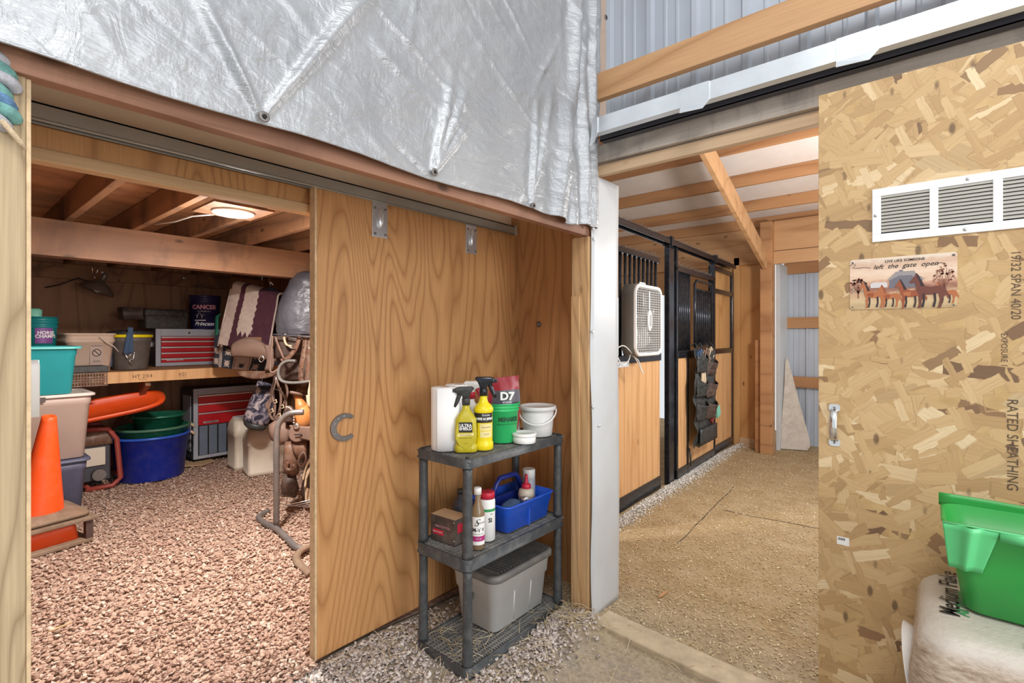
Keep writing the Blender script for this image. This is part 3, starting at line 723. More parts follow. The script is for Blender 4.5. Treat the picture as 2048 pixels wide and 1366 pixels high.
q=MB(); q.rbox([(0,.046,.030,.022),(.004,.050,.033,.025),(.028,.049,.032,.025),(.036,.043,.027,.022),(.05,.047,.030,.024),(.075,.049,.032,.025),(.14,.046,.030,.024),(.158,.036,.025,.02),(.172,.025,.02,.017),(.185,.017,.016,.015),(.205,.0145,.0145,.014)],n=6)
body=q.build('bottle',M['olive'],t)
q=MB(); q.prism([(-.034,.128),(.034,.128),(.043,.10),(.043,.06),(.030,.035),(0,.012),(-.030,.035),(-.043,.06),(-.043,.10)],-.0345,-.030); q.build('shield_panel',M['olive'],t,bevel=.003)
q=MB(); q.box((-.029,-.0352,.088),(.029,-.0346,.132)); lb=q.build('label',M['black_label'],t)
text('ULTRA\nSHIELD',.0175,lb,M['white_ink'],(0,-.0357,.111),bold=.0005,sx=.98)
q=MB(); q.prism([(-.035,.083),(.02,.083),(.035,.088),(.035,.074),(-.035,.070)],-.0352,-.0346); q.build('label_stripe',M['cream_label'],t)
text('fly and mosquito',.0075,lb,M['ink'],(0,-.0357,.0775)); text('KEEPS WORKING 17 DAYS',.0045,lb,M['ink'],(0,-.0357,.064)); text('32 FL OZ',.0045,lb,M['ink'],(0,-.0357,.040))
trigger(t,.203,M['black_plastic'],M['black_plastic'],1.08)
t=thing('spray_bottle','bright yellow spray bottle with glossy black sprayer, beside the green bucket','spray bottle',(-1.538,1.622,ZT),R(40))
q=MB(); q.lathe([(.040,0),(.0445,.004),(.0445,.030),(.040,.038),(.041,.045),(.041,.165),(.0445,.172),(.0445,.182),(.036,.196),(.022,.208),(.017,.225),(.0155,.243)],32); q.build('bottle',M['yellow'],t)
q=MB(); wraplabel(q,.0415,-1.3,1.3,.122,.165); lb=q.build('label',M['black_label'],t)
q=MB(); wraplabel(q,.0415,-1.3,-.62,.06,.122); q.build('label_side',M['black_label'],t)
q=MB(); wraplabel(q,.0415,-.35,1.2,.088,.118); wraplabel(q,.0415,-.3,1.1,.058,.085); q.build('label_panel',M['cream_label'],t)
text('Pyranha',.012,lb,M['white_ink'],(.35,0,.156),wrap=.0420,shear=.2); text('WIPE N SPRAY',.0145,lb,M['white_ink'],(.25,0,.139),wrap=.0420,bold=.0006,shear=.15)
text('fly protection',.008,lb,M['ink'],(.4,0,.103),wrap=.0420); text('32 FL OZ',.006,lb,M['ink'],(.4,0,.072),wrap=.0420)
trigger(t,.238,M['black_metal'],M['black_metal'],1.15,1)
t=thing('spray_bottle','cloudy white spray bottle with red and white sprayer, behind the yellow one','spray bottle',(-1.655,1.665,ZT),R(35))
q=MB(); q.lathe([(.035,0),(.037,.004),(.037,.13),(.034,.16),(.022,.185),(.014,.20),(.014,.215)],24); bd=q.build('bottle',M['white'],t)
q=MB(); 
for i in range(6): wraplabel(q,.0373,.25,.7 if i%2 else .9,.10+i*.012,.1012+i*.012,n=6)
q.build('gauge_marks',M['ink'],bd)
trigger(t,.212,M['redcap'],M['white'],1.1,1)
# green bucket with bag
def bucket(t,rb,rt,h,mat,lip=.006,ribs=True,n=36,bail=None,bail_drop=1,bail_mat=None,name='body',bail_ang=-70,bail_rz=0):
    q=MB(); w_=.0025
    pr=[(rb*.96,0),(rb,.003)]
    if ribs: 
        f=lambda z: rb+(rt-rb)*z/h
        pr+=[(f(h*.80),h*.80),(f(h*.80)+lip*.7,h*.81),(f(h*.84)+lip*.7,h*.84),(f(h*.85),h*.85),(f(h*.88),h*.88),(f(h*.88)+lip*.8,h*.89),(f(h*.92)+lip*.8,h*.92),(f(h*.93),h*.93)]
    pr+=[(rt,h-.006),(rt+lip,h-.005),(rt+lip,h),(rt-w_,h),(rt-w_-(rt-rb)*.5,h*.5),(rb-w_,.006),(.001,.006)]
    q.lathe(pr,n,cap1=False); o=q.build(name,mat,t)
    if bail:
        q=MB(); z=h*.90; R_=rt+lip
        pts=[Matrix.Rotation(bail_rz,3,'Z')@Vector((R_*math.cos(a),-R_*math.sin(a)*math.cos(R(bail_ang)),z+R_*math.sin(a)*math.sin(R(bail_ang)))) for a in [PI*i/18 for i in range(19)]]
        q.tube(pts,bail,6); q.build('bail_handle',bail_mat or M['steel'],t)
    return o
t=thing('green_bucket','green pail with faded dark lettering, holding a feed bag on the top shelf','bucket',(-1.592,1.808,ZT),FR)
bucket(t,.069,.082,.185,M['green'])
text('MENARDS',.029,t,M['darkgreen_ink'],(.42,0,.112),wrap=.0785,bold=.0012,sx=.8,shear=.1); text('Dedicated to Service & Quality',.0085,t,M['darkgreen_ink'],(.35,0,.090),wrap=.0775)
t=thing('treat_bag','open maroon film treat bag printed with white numerals, standing in the green bucket','bag',(-1.60,1.822,ZT+.05),R(47))
q=MB()
def bagf(sign):
    def f(u,v):
        wd=.088*(1-.06*v)+.01*math.sin(v*4); th=.038*(1-v**2)*math.sin(PI*min(max(u,.02),.98))+.004
        x=(u-.5)*1.7*wd+.012*v; return (x*(1 if v<.93 else 1.04), sign*th+.004*mnoise.noise((u*4,v*5,sign)), .255*v+.012*(u-.4)*v)
    return f
def mats_f(mb,fn,nu,nv,pick):
    o0=len(mb.f); mb.grid(fn,nu,nv)
    for k in range(len(mb.f)-o0): mb.m[o0+k]=pick((k%nu+.5)/nu,(k//nu+.5)/nv)
mats_f(q,bagf(-1),16,24,lambda u,v:(2 if (v<.52 and u<.95-(v*.4)) else (1 if v<.74 and abs(u-.55)<.42 and v>.4 else 0)))
mats_f(q,bagf(1),16,24,lambda u,v:0)
q.build('bag',[M['maroon'],M['bag_grey'],M['bag_blue']],t)
q=MB(); q.grid(lambda u,v:(-.028+.07*u,-.036-.003*math.sin(PI*u)-.004,.150+.035*v),6,2)
text('D7',.052,t,M['white_ink'],(.018,-.043,.165),bold=.0022,sx=1.05); text('ADVANCED',.0085,t,M['white_ink'],(.018,-.045,.138),bold=.0003); text('NUTRITION',.0085,t,M['white_ink'],(.018,-.045,.128),bold=.0003)
t=thing('plastic_bag','crumpled clear plastic bag, tucked behind the white pail','bag',(-1.665,1.955,ZT),R(43))
q=MB(); q.grid(lambda u,v:((.055*(1-.5*v))*math.cos(2*PI*u)*(1+.25*mnoise.noise((u*9,v*5,0))),(.045*(1-.5*v))*math.sin(2*PI*u)*(1+.25*mnoise.noise((u*7,v*5,2))),.235*v+.0),28,14); q.build('film',M['bucket_white'],t)
# white pail, tub
t=thing('white_pail','dusty white lidded pail with white bail handle, at the right end of top shelf','bucket',(-1.548,2.035,ZT),FR)
q=MB(); q.lathe([(.070,0),(.073,.003),(.083,.118),(.080,.120),(.080,.128),(.092,.130),(.0945,.134),(.0945,.147),(.092,.150),(.086,.150),(.084,.145),(.001,.145)],40,cap1=False); q.build('body',M['bucket_white'],t)
q=MB(); q.tube([Vector((.094*math.cos(a),-.100*math.sin(a)*.92,.125-.060*math.sin(a)+.01*math.cos(a))) for a in [PI*i/20 for i in range(21)]],.0035,8); q.build('bail_handle',M['white'],t)
t=thing('small_tub','small round white tub with flat lid, in front of the white pail','tub',(-1.487,1.850,ZT),0)
q=MB(); q.lathe([(.052,0),(.054,.002),(.056,.034)],36); q.build('body',M['white'],t); q=MB(); q.lathe([(.0585,.033),(.059,.035),(.059,.045),(.057,.0475),(.05,.0465),(.049,.0455),(.001,.0455)],36,cap1=False); q.build('lid',M['white'],t)
# ---- middle tier
t=thing('printed_box','scuffed dark printed carton, at the left end of the middle shelf','box',(-1.675,1.545,ZM),R(4))
q=MB(); q.box((-.075,-.045,0),(.075,.045,.112)); bx=q.build('carton',M['carton'],t,bevel=.002)
q=MB(); q.box((-.074,-.044,.1122),(.074,.044,.1128)); q.build('top_flap',M['cardboard'],bx)
q=MB(); q.box((-.06,-.0456,.028),(.005,-.0450,.052)); q.build('print_panel',M['redcap'],bx); text('100% COTTON',.014,bx,M['pink_ink'],(0,-.0460,.066)); text('HEAVY DUTY',.010,bx,M['white_ink'],(-.03,-.0460,.04))
q=MB(); q.box((.0753,-.03,.05),(.0758,.02,.09)); q.build('side_print',M['redcap'],bx)
for z in (.02,.1): 
    MB().sphere((.069,-.0455,z),.003,8).build('rivet',M['chrome'],bx)
t=thing('dark_jug','dark jug with a narrow cap, behind the scuffed carton','bottle',(-1.735,1.67,ZM),0)
q=MB(); q.lathe([(.038,0),(.04,.004),(.04,.11),(.03,.135),(.014,.15),(.014,.165)],24); q.build('bottle',M['dark_enamel'],t); q=MB(); q.lathe([(.016,.165),(.016,.185)],18); q.build('cap',M['black_plastic'],t)
t=thing('liniment_bottle','clear brown liquid bottle with white cap and white label reading M-T','bottle',(-1.513,1.560,ZM),R(52))
q=MB(); q.lathe([(.027,0),(.030,.003),(.030,.150),(.027,.168),(.016,.19),(.0125,.205),(.0125,.235)],32); q.build('bottle',M['amber'],t)
q=MB(); wraplabel(q,.0304,-1.5,1.5,.022,.142,n=20); lb=q.build('label',M['white'],t); q=MB(); wraplabel(q,.0307,-1.5,1.5,.038,.060,n=20); q.build('label_band',M['magenta'],t)
text('S',.045,lb,M['ink'],(-.35,0,.117),wrap=.0308,shear=.4); text('chreiners',.014,lb,M['ink'],(.3,0,.117),wrap=.0308,shear=.3); text('M-T 4',.022,lb,M['ink'],(-.05,0,.086),wrap=.0308,bold=.0009); text('horse body wash',.0075,lb,M['ink'],(0,0,.069),wrap=.0308); text('32 FL. OZ.',.006,lb,M['white_ink'],(0,0,.049),wrap=.0311)
q=MB(); q.lathe([(.0165,.232),(.0165,.258),(.015,.261)],24); q.build('cap',M['white'],t)
t=thing('supplement_jar','white supplement jar with red cap, between the brown bottle and the blue tote','jar',(-1.545,1.655,ZM),R(45))
q=MB(); q.lathe([(.032,0),(.036,.003),(.036,.175),(.032,.188)],32); q.build('jar',M['white'],t); q=MB(); q.lathe([(.034,.187),(.034,.212),(.031,.216)],32); q.build('cap',M['redcap'],t)
q=MB(); wraplabel(q,.0364,-1.3,1.3,.133,.145); lb=q.build('label_band',M['inkgreen'],t); text('SI',.026,lb,M['ink'],(.35,0,.095),wrap=.0366,bold=.001); text('TM',.010,lb,M['ink'],(.5,0,.122),wrap=.0366)
# blue caddy
t=thing('grooming_caddy','bright blue plastic grooming tote with a carrying handle, on the middle shelf','caddy',(-1.615,1.912,ZM),0)
q=MB(); q.rbox([(0,.100,.155,.02),(.004,.106,.161,.022),(.085,.118,.172,.025),(.088,.122,.176,.026),(.118,.125,.179,.028),(.124,.133,.187,.032),(.130,.133,.187,.032),(.131,.128,.182,.03),(.128,.122,.176,.028),(.086,.115,.169,.024),(.008,.102,.157,.02)],n=5); q.build('bin',M['blue'],t)
q=MB(); 
for yy in (-.01,): q.box((.100,yy-.004,.004),(.118,yy+.004,.085))
q.build('front_rib',M['blue'],t)
q=MB()
q.prism([(-.165,.01),(.165,.01),(.165,.11),(.10,.125),(-.10,.125),(-.165,.11)],-.035,-.028,'X'); 
dv=q.build('divider',M['dkblue_plastic'],t)
q=MB(); q.tube([(-.031,-.115,.115),(-.031,-.085,.185),(-.031,-.06,.212),(-.031,.06,.212),(-.031,.085,.185),(-.031,.115,.115)],.013,10,flat=1); q.build('handle',M['dkblue_plastic'],t)
t=thing('glue_bottle','cloudy bottle with red twist spout, standing in the blue tote','bottle',(-1.575,1.975,ZM+.009),FR)
q=MB(); q.lathe([(.036,0),(.039,.004),(.039,.10),(.041,.106),(.041,.112),(.036,.135),(.024,.142)],28); q.build('bottle',M['bottle_glue'],t)
q=MB(); q.lathe([(.024,.138),(.024,.158),(.019,.163),(.009,.168),(.008,.19),(.0075,.208),(.003,.212)],20); q.build('spout',M['redcap'],t)
q=MB(); wraplabel(q,.0394,-1.2,1.2,.025,.085); q.build('label',M['green_tub'],t)
t=thing('spray_can','white capped can, behind the red spout bottle in the blue tote','can',(-1.648+.035,2.045,ZM+.009),0)
q=MB(); q.lathe([(.031,0),(.033,.003),(.033,.165),(.030,.17)],28); q.build('can',M['grey_enamel'],t); q=MB(); q.lathe([(.0325,.168),(.0325,.215),(.030,.219)],28); q.build('cap',M['white'],t)
t=thing('grooming_sponge','worn blue foam sponge, at the near end of the blue tote','sponge',(-1.555,1.835,ZM+.009),R(15))
q=MB(); q.rbox([(0,.035,.06,.02),(.06,.04,.066,.025),(.10,.038,.062,.028),(.118,.022,.045,.02)],n=5); q.build('foam',M['blue_cloth'],t,sub=1)
t=thing('clear_jar','small clear jar lying by the red spout bottle in the blue tote','jar',(-1.545,1.905,ZM+.115),R(70))
q=MB(); q.lathe([(.014,0),(.016,.003),(.016,.035),(.013,.042)],20,M=Matrix.Rotation(R(75),3,'X')); q.build('jar',M['chrome'],t)
# ---- bottom tier
t=thing('storage_tote','light grey storage tote with ribbed dark lid, on the bottom of the shelf unit','tote',(-1.645,1.875,.0405),0)
q=MB(); q.rbox([(0,.112,.185,.035),(.005,.118,.191,.038),(.165,.131,.206,.042),(.168,.138,.213,.045),(.235,.144,.219,.048),(.238,.150,.225,.05),(.25,.150,.225,.05)],n=6); bd=q.build('bin',M['grey_tote'],t)
q=MB()
for y in (-.06,.06): q.tube([(.116,y,.02),(.1275,y*1.05,.162)],.0055,6)
q.build('side_ribs',M['grey_tote'],bd)
q=MB(); q.rbox([(.245,.156,.231,.055),(.247,.160,.235,.056),(.270,.158,.233,.055),(.276,.152,.227,.052),(.276,.138,.213,.045),(.268,.134,.209,.043)],n=6); lid=q.build('lid',M['grey_lid'],t)
q=MB()
for i in range(17): 
    y=-.18+i*.0225; q.obox((0,y,.272),(.25,.007,.012),(0,0,R(4)))
q.build('lid_ribs',M['grey_lid'],lid)
q=MB(); q.box((-.04,-.2135,.13),(.0,-.2120,.22)); q.build('paper_label',M['black_label'],t)
q=MB(); q.box((-.03,-.2142,.18),(-.01,-.2136,.20)); q.build('label_print',M['cream_label'],t)
# ---- on door and posts
t=thing('horseshoe','rusty horseshoe nailed sideways to the sliding plywood door','horseshoe',(-1.972,1.195,1.002),0)
def shoe(r,ry,w_,th,open_deg=48):
    q=MB(); out=[];inn=[]
    for i in range(29):
        a=R(open_deg+(360-2*open_deg)*i/28); k=.86+.14*math.sin(PI*i/28)
        wd=w_*(.75+.45*math.sin(PI*i/28)); out.append((r*math.cos(a)*1.0,ry*math.sin(a))); inn.append(((r-wd)*math.cos(a),(ry-wd)*math.sin(a)))
    n=29; vs=[(0,a,b) for a,b in out]+[(0,a,b) for a,b in inn]+[(th,a*.99,b*.99) for a,b in out]+[(th,a*1.02,b*1.02) for a,b in inn]
    fs=[]
    for i in range(n-1): fs+= [(i,i+1,n+i+1,n+i),(2*n+i,3*n+i,3*n+i+1,2*n+i+1),(i,2*n+i,2*n+i+1,i+1),(n+i,n+i+1,3*n+i+1,3*n+i)]
    fs+=[(0,n,3*n,2*n),(n-1,3*n-1,4*n-1,2*n-1)][:1]+[(n-1,2*n+n-1,3*n+n-1,n+n-1)]
    q.add(vs,fs); return q
shoe(.067,.061,.023,.010).build('shoe',M['steel'],t,bevel=.001)
q=MB()
for a in (95,125,155,205,235,265): q.obox((.0095,.054*math.cos(R(a)),.050*math.sin(R(a))),(.002,.004,.007),(R(a),0,0))
q.build('nails',M['chrome'],t)
p=PX(1137,785,x=-1.41)
t=thing('door_latch','galvanised hook latch hanging on the return wall by the jamb post','latch',(-1.425,2.385,1.16),0)
q=MB(); q.box((-.022,-.003,.05),(.0,0,.10)); q.box((-.018,-.003,-.10),(.0,0,-.06)); q.build('plate',M['galv'],t)
q=MB(); q.tube([(-.011,-.004,.085),(-.011,-.02,.08),(-.011,-.022,.05),(-.011,-.012,.0),(-.006,-.012,-.03),(-.011,-.014,-.05),(-.02,-.014,-.06),(-.02,-.012,-.08)],.0035,8); q.tube([(-.011,-.006,.06),(-.022,-.014,.04),(-.022,-.014,.01),(-.011,-.01,.0)],.0028,8); q.build('hook',M['chrome'],t)
for k,z in enumerate((.545,.435)):
    t=thing('eye_screw',('upper','lower')[k]+' small eye screw low on the return wall beside the jamb post','eye screw',(-1.425,2.385,z),0)
    MB().tube([(0,-.022+.010*math.cos(a),.010*math.sin(a)) for a in [2*PI*i/12 for i in range(12)]],.0022,6,closed=True).build('ring',M['chrome'],t)
    MB().tube([(0,0,0),(0,-.012,0)],.0025,6).build('shank',M['chrome'],t)
t=thing('magnet_disc','small grey round disc stuck high on the return wall','disc',(PX(1078,641,y=2.385).x,2.385,1.47),0)
MB().lathe([(.016,0),(.018,.003),(.010,.008)],20,M=Matrix.Rotation(PI/2,3,'X')).build('disc',M['steel'],t)
# vent
t=thing('wall_vent','white louvered return air grille screwed to the strand board door','vent',(0,DY,0),0)
vx0=-.161; z0,z1=1.716,1.894; W=.762
q=MB(); 
n=5; bl=(W-.04)/n; 
def fr(a,b): q.box((a[0],-.006,a[1]),(b[0],0,b[1]))
fr((vx0,z1-.026),(vx0+W,z1)); fr((vx0,z0),(vx0+W,z0+.026)); fr((vx0,z0+.026),(vx0+.024,z1-.026)); fr((vx0+W-.024,z0+.026),(vx0+W,z1-.026))
cells=[]; x=vx0+.024; cw=.1245; gp_=.0215
for i in range(5):
    cells.append((x,x+cw)); 
    if i<4: fr((x+cw,z0+.026),(x+cw+gp_,z1-.026))
    x+=cw+gp_
q.build('frame',M['white_metal'],t,bevel=.0015)
MB().box((vx0+.02,-.0012,z0+.02),(vx0+W-.02,-.0006,z1-.02)).build('backing',M['dark'],t)
for a,b in cells:
    q=MB()
    for k in range(11):
        z=z0+.032+k*.0114; q.add([(a,-.0055,z-.002),(b,-.0055,z-.002),(b,-.0012,z+.0075),(a,-.0012,z+.0075)],[(0,1,2,3)])
    q.build('louvers',M['louver'],t,thick=.0008)
for xx,zz in ((vx0+.010,(z0+z1)/2),(.075+.003,z1-.012),(.075-.003,z0+.012)):
    MB().sphere((xx,-.0075,zz),.0055,10,sc=(1,.6,1)).build('screw',M['chrome'],t)
# barcode sticker
p=PX(1686,1082,y=DY); t=thing('price_sticker','small white barcode sticker on the strand board below the handle','sticker',(p.x,DY,p.z),R(0))
q=MB(); q.box((-.018,-.0008,-.014),(.018,-.0003,.014)); q.build('paper',M['white'],t)
q=MB(); 
for i in range(7): q.box((-.014+i*.003,-.0012,.002),(-.0125+i*.003+.0006*(i%2),-.0009,.010))
q.build('bars',M['ink'],t)
# ================================================================ HORSE SIGN, BAG, FEEDER
def col(name,c,r=.5): 
    m=bpy.data.materials.new(name); m.use_nodes=True; b=m.node_tree.nodes['Principled BSDF']; b.inputs['Base Color'].default_value=(*c,1); b.inputs['Roughness'].default_value=r; return m
sx0,sx1=-.224,.054; sw=sx1-sx0; sh=.172
t=thing('metal_sign','printed tin sign of horses before a barn, below the white vent','sign',(sx0+sw/2,DY-.002,1.576),0)
pm=N('sign print ground'); v=pm.coord((1,1,1)); sp_=pm.n('SeparateXYZ',i_0=v); 
nz=pm.noise(pm.coord((1,1,3)),22,6,.65)
hh_=pm.math('ADD',pm.math('MULTIPLY',sp_.outputs[2],5.8),pm.math('MULTIPLY',nz,.35))
pc=pm.ramp(pm.math('ADD',hh_,.35),[(.0,(.42,.30,.16)),(.16,(.62,.46,.26)),(.32,(.56,.36,.22)),(.42,(.28,.12,.08)),(.52,(.55,.30,.20)),(.60,(.70,.50,.36)),(.74,(.78,.60,.46)),(.9,(.62,.42,.30)),(1,(.74,.62,.50))])
pm.set(pc,.35)
q=MB(); q.rbox([(0,sw/2,sh/2,.009),(.0015,sw/2,sh/2,.009)],n=5); pl=q.build('plate',pm.mat,t); pl.data.transform(Matrix.Rotation(PI/2,4,'X')); pl.location=(0,.0015,0)
def poly(pts,mat,name,parent,y=-.0006,s=1,ox=0,oz=0,fx=1):
    q=MB(); q.prism([(ox+a*s*fx,oz+b*s) for a,b in pts],y,y+.0003,'Y'); return q.build(name,mat,parent)
c_barn=col('barn grey print',(.16,.15,.18)); c_roof=col('barn roof print',(.30,.27,.27)); c_bay=col('bay horse print',(.30,.075,.028)); c_bay2=col('sorrel horse print',(.42,.14,.05)); c_dk=col('dark mane print',(.035,.018,.02)); c_tree=col('rust tree print',(.26,.10,.06)); c_sn=col('pale roof print',(.62,.58,.58)); c_fence=col('fence print',(.55,.42,.30)); c_char=col('dark bay horse print',(.15,.045,.03))
bn=poly([(-.03,-.018),(.055,-.018),(.055,.012),(.03,.034),(-.012,.034),(-.03,.012)],c_barn,'printed_barn',t,-.0006)
poly([(-.035,.010),(-.012,.036),(.035,.036),(.044,.014),(.058,.010),(.058,.006),(.036,.010),(.028,.022),(-.005,.022),(-.03,.008)],c_roof,'printed_roof',bn,-.0009)
poly([(-.004,.034),(.006,.034),(.006,.041),(-.004,.041)],c_barn,'printed_cupola',bn,-.0007)
poly([(-.08,-.014),(-.035,-.014),(-.035,.0),(-.04,.004),(-.076,.004),(-.082,-.002)],c_sn,'printed_shed',bn,-.0006)
g=random.Random(2)
def tree(cx_,cz,w_,h_):
    q=MB()
    for k in range(46):
        a=g.uniform(0,PI); L=g.uniform(.4,1); x=cx_+math.cos(a)*w_*L; z=cz+math.sin(a)*h_*L
        q.obox((x,-.00075,z),(g.uniform(.003,.008),.0002,g.uniform(.002,.005)),(0,g.uniform(0,PI),0))
    for k in range(9):
        a=R(20+17.5*k); q.beam((cx_,-.0006,cz-.03),(cx_+math.cos(a)*w_*.8,-.0006,cz+math.sin(a)*h_*.8),.0002,.0012,up=(0,0,1))
    q.obox((cx_,-.0006,cz-.02),(.004,.0002,.05),(0,0,0)); q.build('printed_tree',c_tree,t)
tree(.108,-.002,.026,.055); tree(-.115,-.002,.024,.022)
HORSE=[(-.50,.02),(-.44,.20),(-.30,.26),(-.05,.22),(.12,.28),(.24,.50),(.30,.62),(.34,.72),(.37,.64),(.46,.50),(.52,.42),(.46,.37),(.38,.42),(.34,.30),(.32,.10),(.26,-.02),(.27,-.20),(.25,-.40),(.29,-.50),(.21,-.50),(.19,-.38),(.18,-.20),(.12,-.04),(-.12,-.04),(-.26,.00),(-.30,-.20),(-.27,-.40),(-.24,-.50),(-.33,-.50),(-.36,-.38),(-.38,-.18),(-.46,-.05),(-.53,-.22),(-.56,-.10)]
MANE=[(.10,.28),(.20,.50),(.29,.70),(.34,.74),(.30,.58),(.24,.42),(.20,.26)]
for (ox,oz,s_,fx,c1,c2,y) in ((-.074,-.044,.075,-1,c_bay2,c_dk,-.0010),(-.030,-.050,.062,-1,c_bay2,c_bay,-.0012),(.024,-.046,.078,-1,c_bay,c_dk,-.0014),(.112,-.046,.056,-1,c_bay2,c_bay,-.0010),(.070,-.040,.092,-1,c_char,c_dk,-.0017)):
    h=poly(HORSE,c1,'printed_horse',t,y,s_,ox,oz,fx); poly(MANE,c2,'printed_mane',h,y-.0003,s_,ox,oz,fx)
    if c1 is not c_char: poly([(-.05,.18),(.10,.20),(.26,.16),(.22,.04),(.0,.0)],c_bay if c1 is c_bay2 else c_bay2,'printed_shading',h,y-.0002,s_*.9,ox,oz,fx)
    for lx in (.10,-.20): poly([(lx,.0),(lx+.07,.0),(lx+.05,-.25),(lx+.10,-.46),(lx+.03,-.48),(lx-.01,-.25)],c_dk,'printed_leg',h,y-.0001,s_,ox,oz,fx)
q=MB()
for z in (-.012,-.024): q.box((-.135,-.0007,z),(-.10,-.0005,z+.0025))
for x in (-.13,-.105): q.box((x,-.0007,-.032),(x+.003,-.0005,-.006))
q.build('printed_fence',c_fence,t)
text('LIVE LIKE SOMEONE',.0115,t,M['ink'],(.01,-.0008,.072),bold=.0002); text('left  the  gate  open',.021,t,M['ink'],(.01,-.0008,.055),shear=.35,bold=.0001)
q=MB(); q.tube([(-.138,-.001,.066),(-.13,-.001,.074),(-.122,-.001,.068),(-.13,-.001,.058),(-.115,-.001,.056),(-.10,-.001,.058),(-.08,-.001,.054)],.0006,5); q.tube([(.085,-.001,.05),(.10,-.001,.056),(.112,-.001,.052)],.0006,5); q.build('printed_flourish',M['ink'],t)
for x,z in ((.131,.077),(-.131,-.077),(.131,-.079),(-.131,.077)):
    MB().sphere((x,-.001,z),.0028 if x<0 or z<0 else .004,8,sc=(1,.5,1)).build('screw',M['steel'],t)
# ---- compressed shavings bales
bq=N('baled wood shavings in film'); v=bq.coord(); f1=bq.noise(bq.coord((1,1,3)),38,6,.7); f2=bq.noise(v,5,4)
bc=bq.ramp(f1,[(.3,(.25,.175,.12)),(.5,(.46,.36,.27)),(.72,(.66,.57,.48))]); spb=bq.n('SeparateXYZ',i_0=v)
topm=bq.n('MapRange',i_0=bq.math('ADD',spb.outputs[2],bq.math('MULTIPLY',f2,.04)),i_1=.312,i_2=.34).outputs[0]
bc=bq.mix(topm,bc,(.60,.54,.475)); bq.set(bc,.28,0,bq.bump(bq.math('ADD',f1,bq.math('MULTIPLY',f2,1.5)),.5,.008)); M['bale']=bq.mat; M['film']=plain('white bag film',(.80,.76,.72),.3,var=.05)
def bale(loc,label,rz):
    t=thing('shavings_bale',label,'bale',loc,rz)
    q=MB(); L,Wd,H=.36,.24,.34
    secs=[(0,L-.05,Wd-.05,.05),(.01,L-.02,Wd-.02,.06),(.04,L,Wd,.07),(.12,L+.01,Wd,.07),(.22,L+.01,Wd,.07),(.285,L+.004,Wd,.07),(.312,L-.004,Wd-.008,.07),(.330,L-.02,Wd-.022,.07),(.338,L-.045,Wd-.042,.07),(.3405,L-.075,Wd-.07,.07)]
    q.rbox(secs,n=8); 
    for i,v_ in enumerate(q.v):
        k=1+.03*mnoise.noise((v_[0]*7,v_[1]*7,v_[2]*9)); q.v[i]=(v_[0]*k,v_[1]*k,v_[2])
    o=q.build('compressed_shavings',M['bale'],t)
    q=MB(); q.grid(lambda u,v:(-L-.008-.028*u*math.sin(PI*v)**.5, -.20+.40*v+.0*u, .15-.05*v+.10*math.sin(v*3)+.012*u),12,24)
    q.build('film_seam',M['film'],t,thick=.0015)
    return t,o

t,o=bale((.33,1.80,.0),'wrapped bale of shavings on the floor underneath the printed bale',0)
t,o=bale((.325,1.80,.345),'film wrapped bale of shavings printed Medium Flake, under the green feeder',0)
TZ=.3425
def pt(px,py): 
    p=PX(px,py,z=.688); return (p.x-.325,p.y-1.80,TZ)
text('Medium Flake',.058,t,M['ink'],pt(1899,1182),right=(0,1,0),up=(-1,0,0),sx=.95,bold=.0006)
text('All Natural',.036,t,M['inkgreen'],pt(1924,1205),right=(0,1,0),up=(-1,0,0),bold=.0006)
text('Quality',.085,t,M['ink'],(-.11,-.09,TZ),right=(.35,1,0),up=(-1,.35,0),shear=.3,bold=.0006)
for k in range(8):
    q=MB(); q.box((-.318,-.2425,.205-.010*k),(-.312,-.2415,.212-.010*k)); q.build('printed_mark',M['ink'] if k>3 else M['inkgreen'],t)
for tx,tz,hs in ((-.20,.02,.19),(-.125,.03,.21),(-.05,-.02,.20)):
    pts=[(0,1)]
    for k in range(6): pts+= [(.13+.07*k,.84-.15*k),(.08+.05*k,.83-.15*k)]
    pts+=[(.05,-.06),(.05,-.14)]
    full=pts+[(-a,b) for a,b in reversed(pts[1:])]
    q=MB(); q.prism([(tx+a*hs*.55,tz+b*hs) for a,b in full],-.2436,-.2428); q.build('printed_tree',M['inkgreen'],t)
# green feeder
t=thing('feeder','bright green plastic hook-over feeder resting on the printed bale','feeder',(.245,1.79,.6885),0)
q=MB(); q.rbox([(0,.175,.045,.03,.0,.005),(.008,.188,.058,.04,0,.004),(.13,.208,.082,.04,0,0),(.225,.225,.105,.045,0,0),(.229,.232,.113,.05,0,0),(.236,.233,.114,.05,0,0),(.236,.224,.104,.045,0,0),(.12,.203,.078,.038,0,0),(.012,.182,.052,.036,0,.003)],n=6); bn=q.build('bin',M['lime'],t)
q=MB(); q.grid(lambda u,v:(-.236+.47*u,.112+.004*math.sin(u*9),.225+.035*v*(1-.25*u)),16,3); q.build('back_lip',M['lime'],t,thick=.004)
for x0 in (-.230,.125):
    q=MB(); q.grid(lambda u,v:(x0+(.105-.03*v)*u+.012*v*(1-u), -.117+.030*v-.015*math.exp(-((u-.5)/.13)**2)*(1-.2*v), .240-.118*v),24,8)
    fl_=q.build('hook_flap',M['lime_light'],t,thick=.003)
q=MB(); q.grid(lambda u,v:(-.125+.25*u,-.119,.240-.022*v),6,2); q.build('rim_strip',M['lime_light'],t,thick=.003)
q=MB(); q.grid(lambda u,v:(-.23+.46*u,-.119+.012*v,.2405),8,1); q.build('rim_top',M['lime_light'],t,thick=.003)
